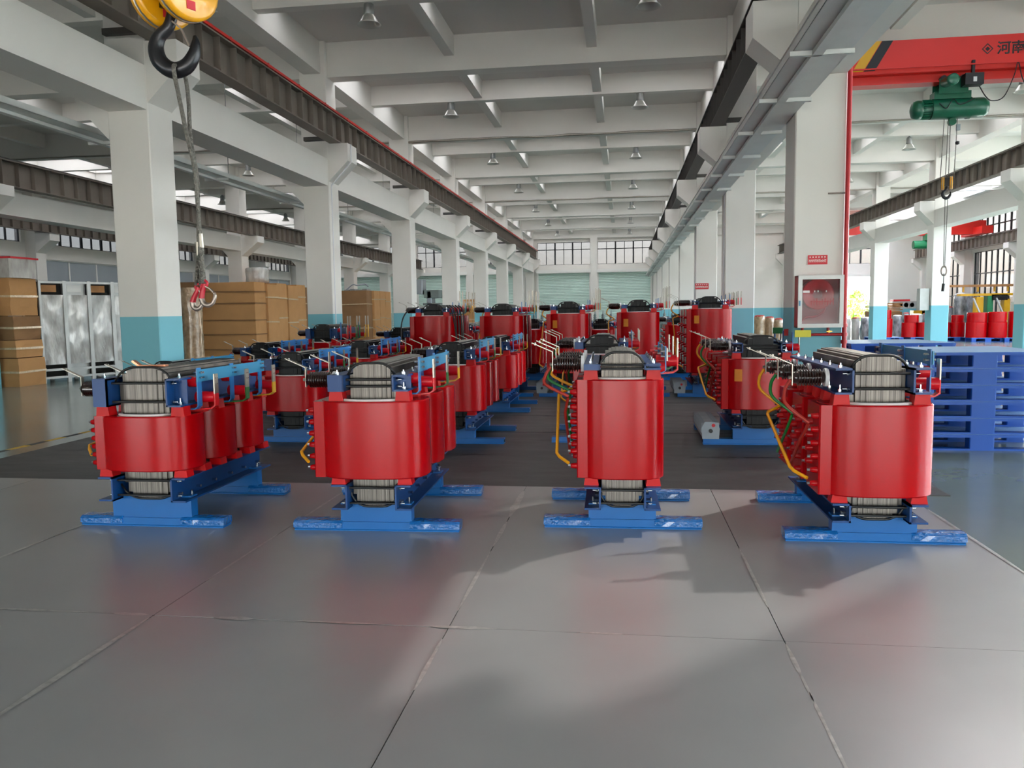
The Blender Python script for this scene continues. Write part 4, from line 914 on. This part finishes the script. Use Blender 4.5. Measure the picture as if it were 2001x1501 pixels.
# ================================================================== GOODS AT THE LEFT
def carton(label, x0, x1, y0, y1, z0, z1, mat='carton', group='cartons along the left bay', tapes=2, seed=0, tm='tape'):
    rnd = random.Random(seed or int(abs(x0*97+y0*31+z0*17))); t = tag(empty('carton', ((x0+x1)/2, (y0+y1)/2, z0)), label, 'carton', group); a, b, h = (x1-x0)/2, (y1-y0)/2, z1-z0
    m = MB(); n = 6; V = []
    def P(u, v, z): bl = .012*math.sin(pi*(z/h))*(1); return (u*(a+bl+rnd.uniform(-.008, .008)), v*(b+bl+rnd.uniform(-.008, .008)), z)
    ringp = [(-1, -1), (-.33, -1), (.33, -1), (1, -1), (1, -.33), (1, .33), (1, 1), (.33, 1), (-.33, 1), (-1, 1), (-1, .33), (-1, -.33)]
    K = 5
    for k in range(K): V += [P(u, v, h*k/(K-1)) for u, v in ringp]
    N = 12; m.add(V, [(i*N+k, i*N+(k+1) % N, (i+1)*N+(k+1) % N, (i+1)*N+k) for i in range(K-1) for k in range(N)]); m.add(V[-N:], [tuple(range(N))]); m.add(V[:N], [tuple(range(N))[::-1]])
    m.obj('box', mat, t)
    for i in range(tapes):
        z = h*(i+.6)/(tapes+.2)+rnd.uniform(-.05, .05)*h; dz = rnd.uniform(-.03, .03); w = .045; e = .024
        q = MB(); q.add([(-a-e, -b-e, z), (a+e, -b-e, z+dz), (a+e, b+e, z+dz*.3), (-a-e, b+e, z), (-a-e, -b-e, z+w), (a+e, -b-e, z+dz+w), (a+e, b+e, z+dz*.3+w), (-a-e, b+e, z+w)], [(0, 1, 5, 4), (1, 2, 6, 5), (2, 3, 7, 6), (3, 0, 4, 7)]); q.obj('tape_band', tm, t)
    return t
zz = [(0, .62, 'carton'), (.64, 1.02, 'carton'), (1.03, 1.55, 'carton_dark'), (1.56, 2.38, 'carton')]
for i, (a, b, mt) in enumerate(zz): carton('brown taped carton, %s of the stack beside the silver racks' % ['bottom', 'second', 'third', 'fourth'][i], -13.88+.02*i, -13.12-.03*i, 15.85, 16.65, a, b, mt, 'carton stack by the racks', tapes=1)
m = MB(); m.bbox(-.36, .36, -.4, .4, 0, .42, .05).box(-.38, .38, -.42, .42, .42, .46, 1); o = m.obj('wrapped_bundle', ['film', 'sign_red']); o.location = (-13.5, 16.25, 2.385); tag(o, 'film-wrapped bundle with red tape on the carton stack', 'bundle')
for i, (a, b, mt) in enumerate([(0, .8, 'carton'), (.82, 1.4, 'carton'), (1.42, 2.0, 'carton_dark'), (2.02, 2.75, 'film')]): carton('brown carton, %s of the stack at the left picture edge' % ['bottom', 'second', 'third', 'pale wrapped top'][i], -14.85, -13.98, 15.85, 16.65, a, b, mt, 'carton stack at the picture edge', tapes=1)
def rack(label, x, y, rz, top):
    t = tag(empty('equipment_rack', (x, y, 0), rz), label, 'rack', 'silver wrapped racks'); w, d, h = .27, .4, 2.36
    for sx in (-1, 1):
        for sy in (-1, 1): MB().box(sx*w-.025, sx*w+.025, sy*d-.025, sy*d+.025, 0, h).obj('post', 'galv', t)
    for z in (.12, .3, h-.04):
        MB().box(-w, w, -d-.02, -d+.02, z-.025, z+.025).obj('crossbar', 'galv', t)
    m = MB(); N = 5; V = []; rnd = random.Random(int(y*100))
    for k in range(9):
        for u in range(N+1): V.append((-w+.02+(2*w-.04)*u/N, -d+.01+rnd.uniform(-.03, .02), .42+(h-.75)*k/8))
    m.add(V, [(i*(N+1)+k, i*(N+1)+k+1, (i+1)*(N+1)+k+1, (i+1)*(N+1)+k) for i in range(8) for k in range(N)], 0, True); m.obj('plastic_wrap', 'film', t)
    MB().box(-w+.02, w-.02, -d+.08, d, .1, h-.03).obj('inner_body', 'dark_gap' if top else 'galv', t)
    MB().box(-w+.04, w*.5, -d+.05, -d+.09, h-.26, h-.1).obj('terminal_block', 'wood' if top else 'white_frame', t)
for i, (x, y) in enumerate(((-13.42, 17.12), (-13.17, 17.64), (-12.92, 18.16), (-12.67, 18.68))): rack('tall film-wrapped silver rack, %s from the carton stack' % ordn[i], x, y, 1.12, i % 2 == 0)
c = at(377, 650, 21.5)
m = MB(); rnd = random.Random(3); V = []; N = 12
for k in range(10):
    for q in range(N): V.append(((.27+rnd.uniform(-.03, .03))*math.cos(2*pi*q/N)*1.0, (.3+rnd.uniform(-.03, .03))*math.sin(2*pi*q/N), 2.3*k/9))
m.add(V, [(i*N+k, i*N+(k+1) % N, (i+1)*N+(k+1) % N, (i+1)*N+k) for i in range(9) for k in range(N)], 0, True); m.add(V[-N:], [tuple(range(N))])
o = m.obj('wrapped_roll', 'film_brown'); o.location = (c.x, 21.5, 0); tag(o, 'tall brown film-wrapped roll beside the first left column', 'wrapped roll')
carton('big plain brown carton with dark strap lines, front of the left carton row', -14.0, -12.12, 25.3, 26.1, 0, 2.6, 'carton', tapes=5, tm='carton_dark')
for i in range(4): carton('tall taped carton in the row behind the big plain carton, %s along' % ordn[i], -13.2, -12.05-.05*(i % 2), 26.14+.86*i, 26.96+.86*i, 0, 2.55+.06*(i % 2), 'carton', tapes=3)
carton('dark brown carton standing left of the big plain carton', -15.0, -14.05, 25.1, 25.9, 0, 2.62, 'carton_dark', tapes=1)
carton('dark carton partly hidden by the second left column', -13.4, -12.3, 30.0, 30.9, 0, 2.55, 'carton_dark', tapes=2)
carton('brown carton front between second and third left columns', -13.4, -12.1, 37.0, 37.8, 0, 2.6, 'carton_dark', tapes=2)
for i in range(3): carton('taped carton behind the dark one between second and third left columns, %s along' % ordn[i], -13.0, -12.0, 37.85+.95*i, 38.75+.95*i, 0, 2.6, 'carton', tapes=3)
m = MB(); m.lathe([(0, 0), (.36, 0), (.4, .03), (.39, .2), (.41, .4), (.4, .5), (.36, .53), (0, .53)], (0, 0, 0), n=22); o = m.obj('film_roll', 'film'); o.location = (-12.75, 26.9, 2.62); tag(o, 'large film-wrapped drum lying on the carton row', 'drum')
m = MB()
for i in range(4): m.box(-.5+.3*i, -.28+.3*i, -.3, .3, 0, .05+.03*(i % 2))
m.tube(bez([(-.5, 0, .06), (-.2, .1, .3), (.1, -.1, .25), (.4, .1, .32), (.6, 0, .2)]), .03, 6); o = m.obj('scrap_frame', 'fan_grey'); o.location = (-12.8, 37.6, 2.6); tag(o, 'grey scrap frame lying on the farther cartons', 'scrap')
for i in range(6):
    c = at(906+i*5.2, 620, 44.+.2*i); carton('pale taped carton in the far row beyond the tall transformers, %s from the left' % ordn[i], c.x-.045, c.x+.045, 44, 44.6, 0, 2.2, 'carton', 'far pale cartons', tapes=3)
c = at(846, 640, 30); T = tag(empty('drill_press', (c.x, 30, 0)), 'grey bench machine beside the third left column', 'machine')
for nm, x0, x1, z0, z1, mt in (('bench', -.6, .5, 0, 1.75, 'galv'), ('column', -.15, .05, 1.75, 2.3, 'fan_grey'), ('head', -.25, .35, 2.05, 2.35, 'tank_grey'), ('control_panel', -.55, -.3, 2.2, 2.75, 'fan_grey'), ('table', -.3, .4, 1.78, 1.86, 'tank_grey')): MB().bbox(x0, x1, -.3, .3, z0, z1, .03).obj(nm, mt, T)
# oil-filled units far down the aisle
for i, (px, Y) in enumerate(((1042, 25), (1178, 25), (1015, 27), (1315, 26))):
    c = at(px, 620, Y); T = tag(empty('oil_transformer', (c.x, Y, 0)), 'grey-green oil-filled transformer far down the aisle, %s' % ['left of the middle tall unit', 'right of the middle tall unit', 'behind the second tall unit', 'left of the rightmost tall unit'][i], 'transformer', 'oil-filled transformers'); T.location.z = .0
    MB().bbox(-.42, .42, 0, .7, .1, 1.15, .03).obj('tank', 'tank_grey', T); MB().box(-.46, .46, -.03, .73, 1.15, 1.19).obj('cover', 'tank_grey', T)
    for k in range(9): MB().box(-.4+.1*k-.012, -.4+.1*k+.012, -.16, 0, .25, 1.05).obj('radiator_fin', 'tank_grey', T)
    for k in range(3): MB().lathe([(.05, 0), (.06, .03), (.04, .06), (.06, .09), (.04, .12), (.055, .15), (.02, .2), (.015, .3), (0, .3)], (-.25+.25*k, .3, 1.19), n=10).obj('bushing', 'tank_grey', T)
    for sx in (-.35, .35): MB().box(sx-.05, sx+.05, 0, .7, 0, .1).obj('skid', 'tank_grey', T)
# yellow-topped plate and stray leads on the unit behind the rightmost front one are built with it; trees outside
def tree(label, x, y, h, r, seed):
    rnd = random.Random(seed); T = tag(empty('tree', (x, y, -.21)), label, 'tree', 'trees outside the windows')
    MB().cyl((0, 0, 0), (0, 0, h*.6), .12, .06, n=8).obj('trunk', 'bark', T); m = MB()
    for i in range(700):
        a = rnd.uniform(0, 2*pi); q = r*rnd.random()**.4; z = h*.62+rnd.uniform(-.38, .4)*h*.95; k = 1-abs((z-h*.62)/(h*.45))**2
        p = Vector((q*math.cos(a)*max(.2, k), q*math.sin(a)*max(.2, k), z)); u = Vector((rnd.uniform(-1, 1), rnd.uniform(-1, 1), rnd.uniform(-1, 1))).normalized()*.16; v = u.orthogonal().normalized()*.09
        m.add([p-u, p+v, p+u, p-v], [(0, 1, 2, 3)])
    m.obj('foliage', 'leaf', T, kind='stuff')
tree('small leafy tree outside the far doorway', 15.9, 58, 2.9, .75, 1); tree('yellow-green tree outside the right windows, nearer', 24.5, 47, 4.2, 1.9, 2); tree('yellow-green tree outside the right windows, farther', 26.5, 54, 4.6, 2.1, 3)
b_ = tag(box('office_block', 'out_wall', 60, 70, 20, 95, -.21, 7), 'pale building across the yard outside the right windows', 'building'); b2 = tag(box('facade', 'out_wall', -30, 30, 110, 116, -.21, 6), 'pale building outside the far wall windows', 'building')

for mt, p0, p1, q0, q1, Y in (('label_yellow', 1553, 1585, 645, 659, 9.0), ('bar_red', 1532, 1549, 643, 656, 9.4), ('bar_green', 1510, 1531, 640, 652, 9.8)):
    a, b = at(p0, q1, Y), at(p1, q0, Y); MB().box(a.x-1.47, b.x-1.47, Y-8.95-.004, Y-8.95+.004, a.z-.008, b.z-.008).obj('terminal_plate', mt, A24)
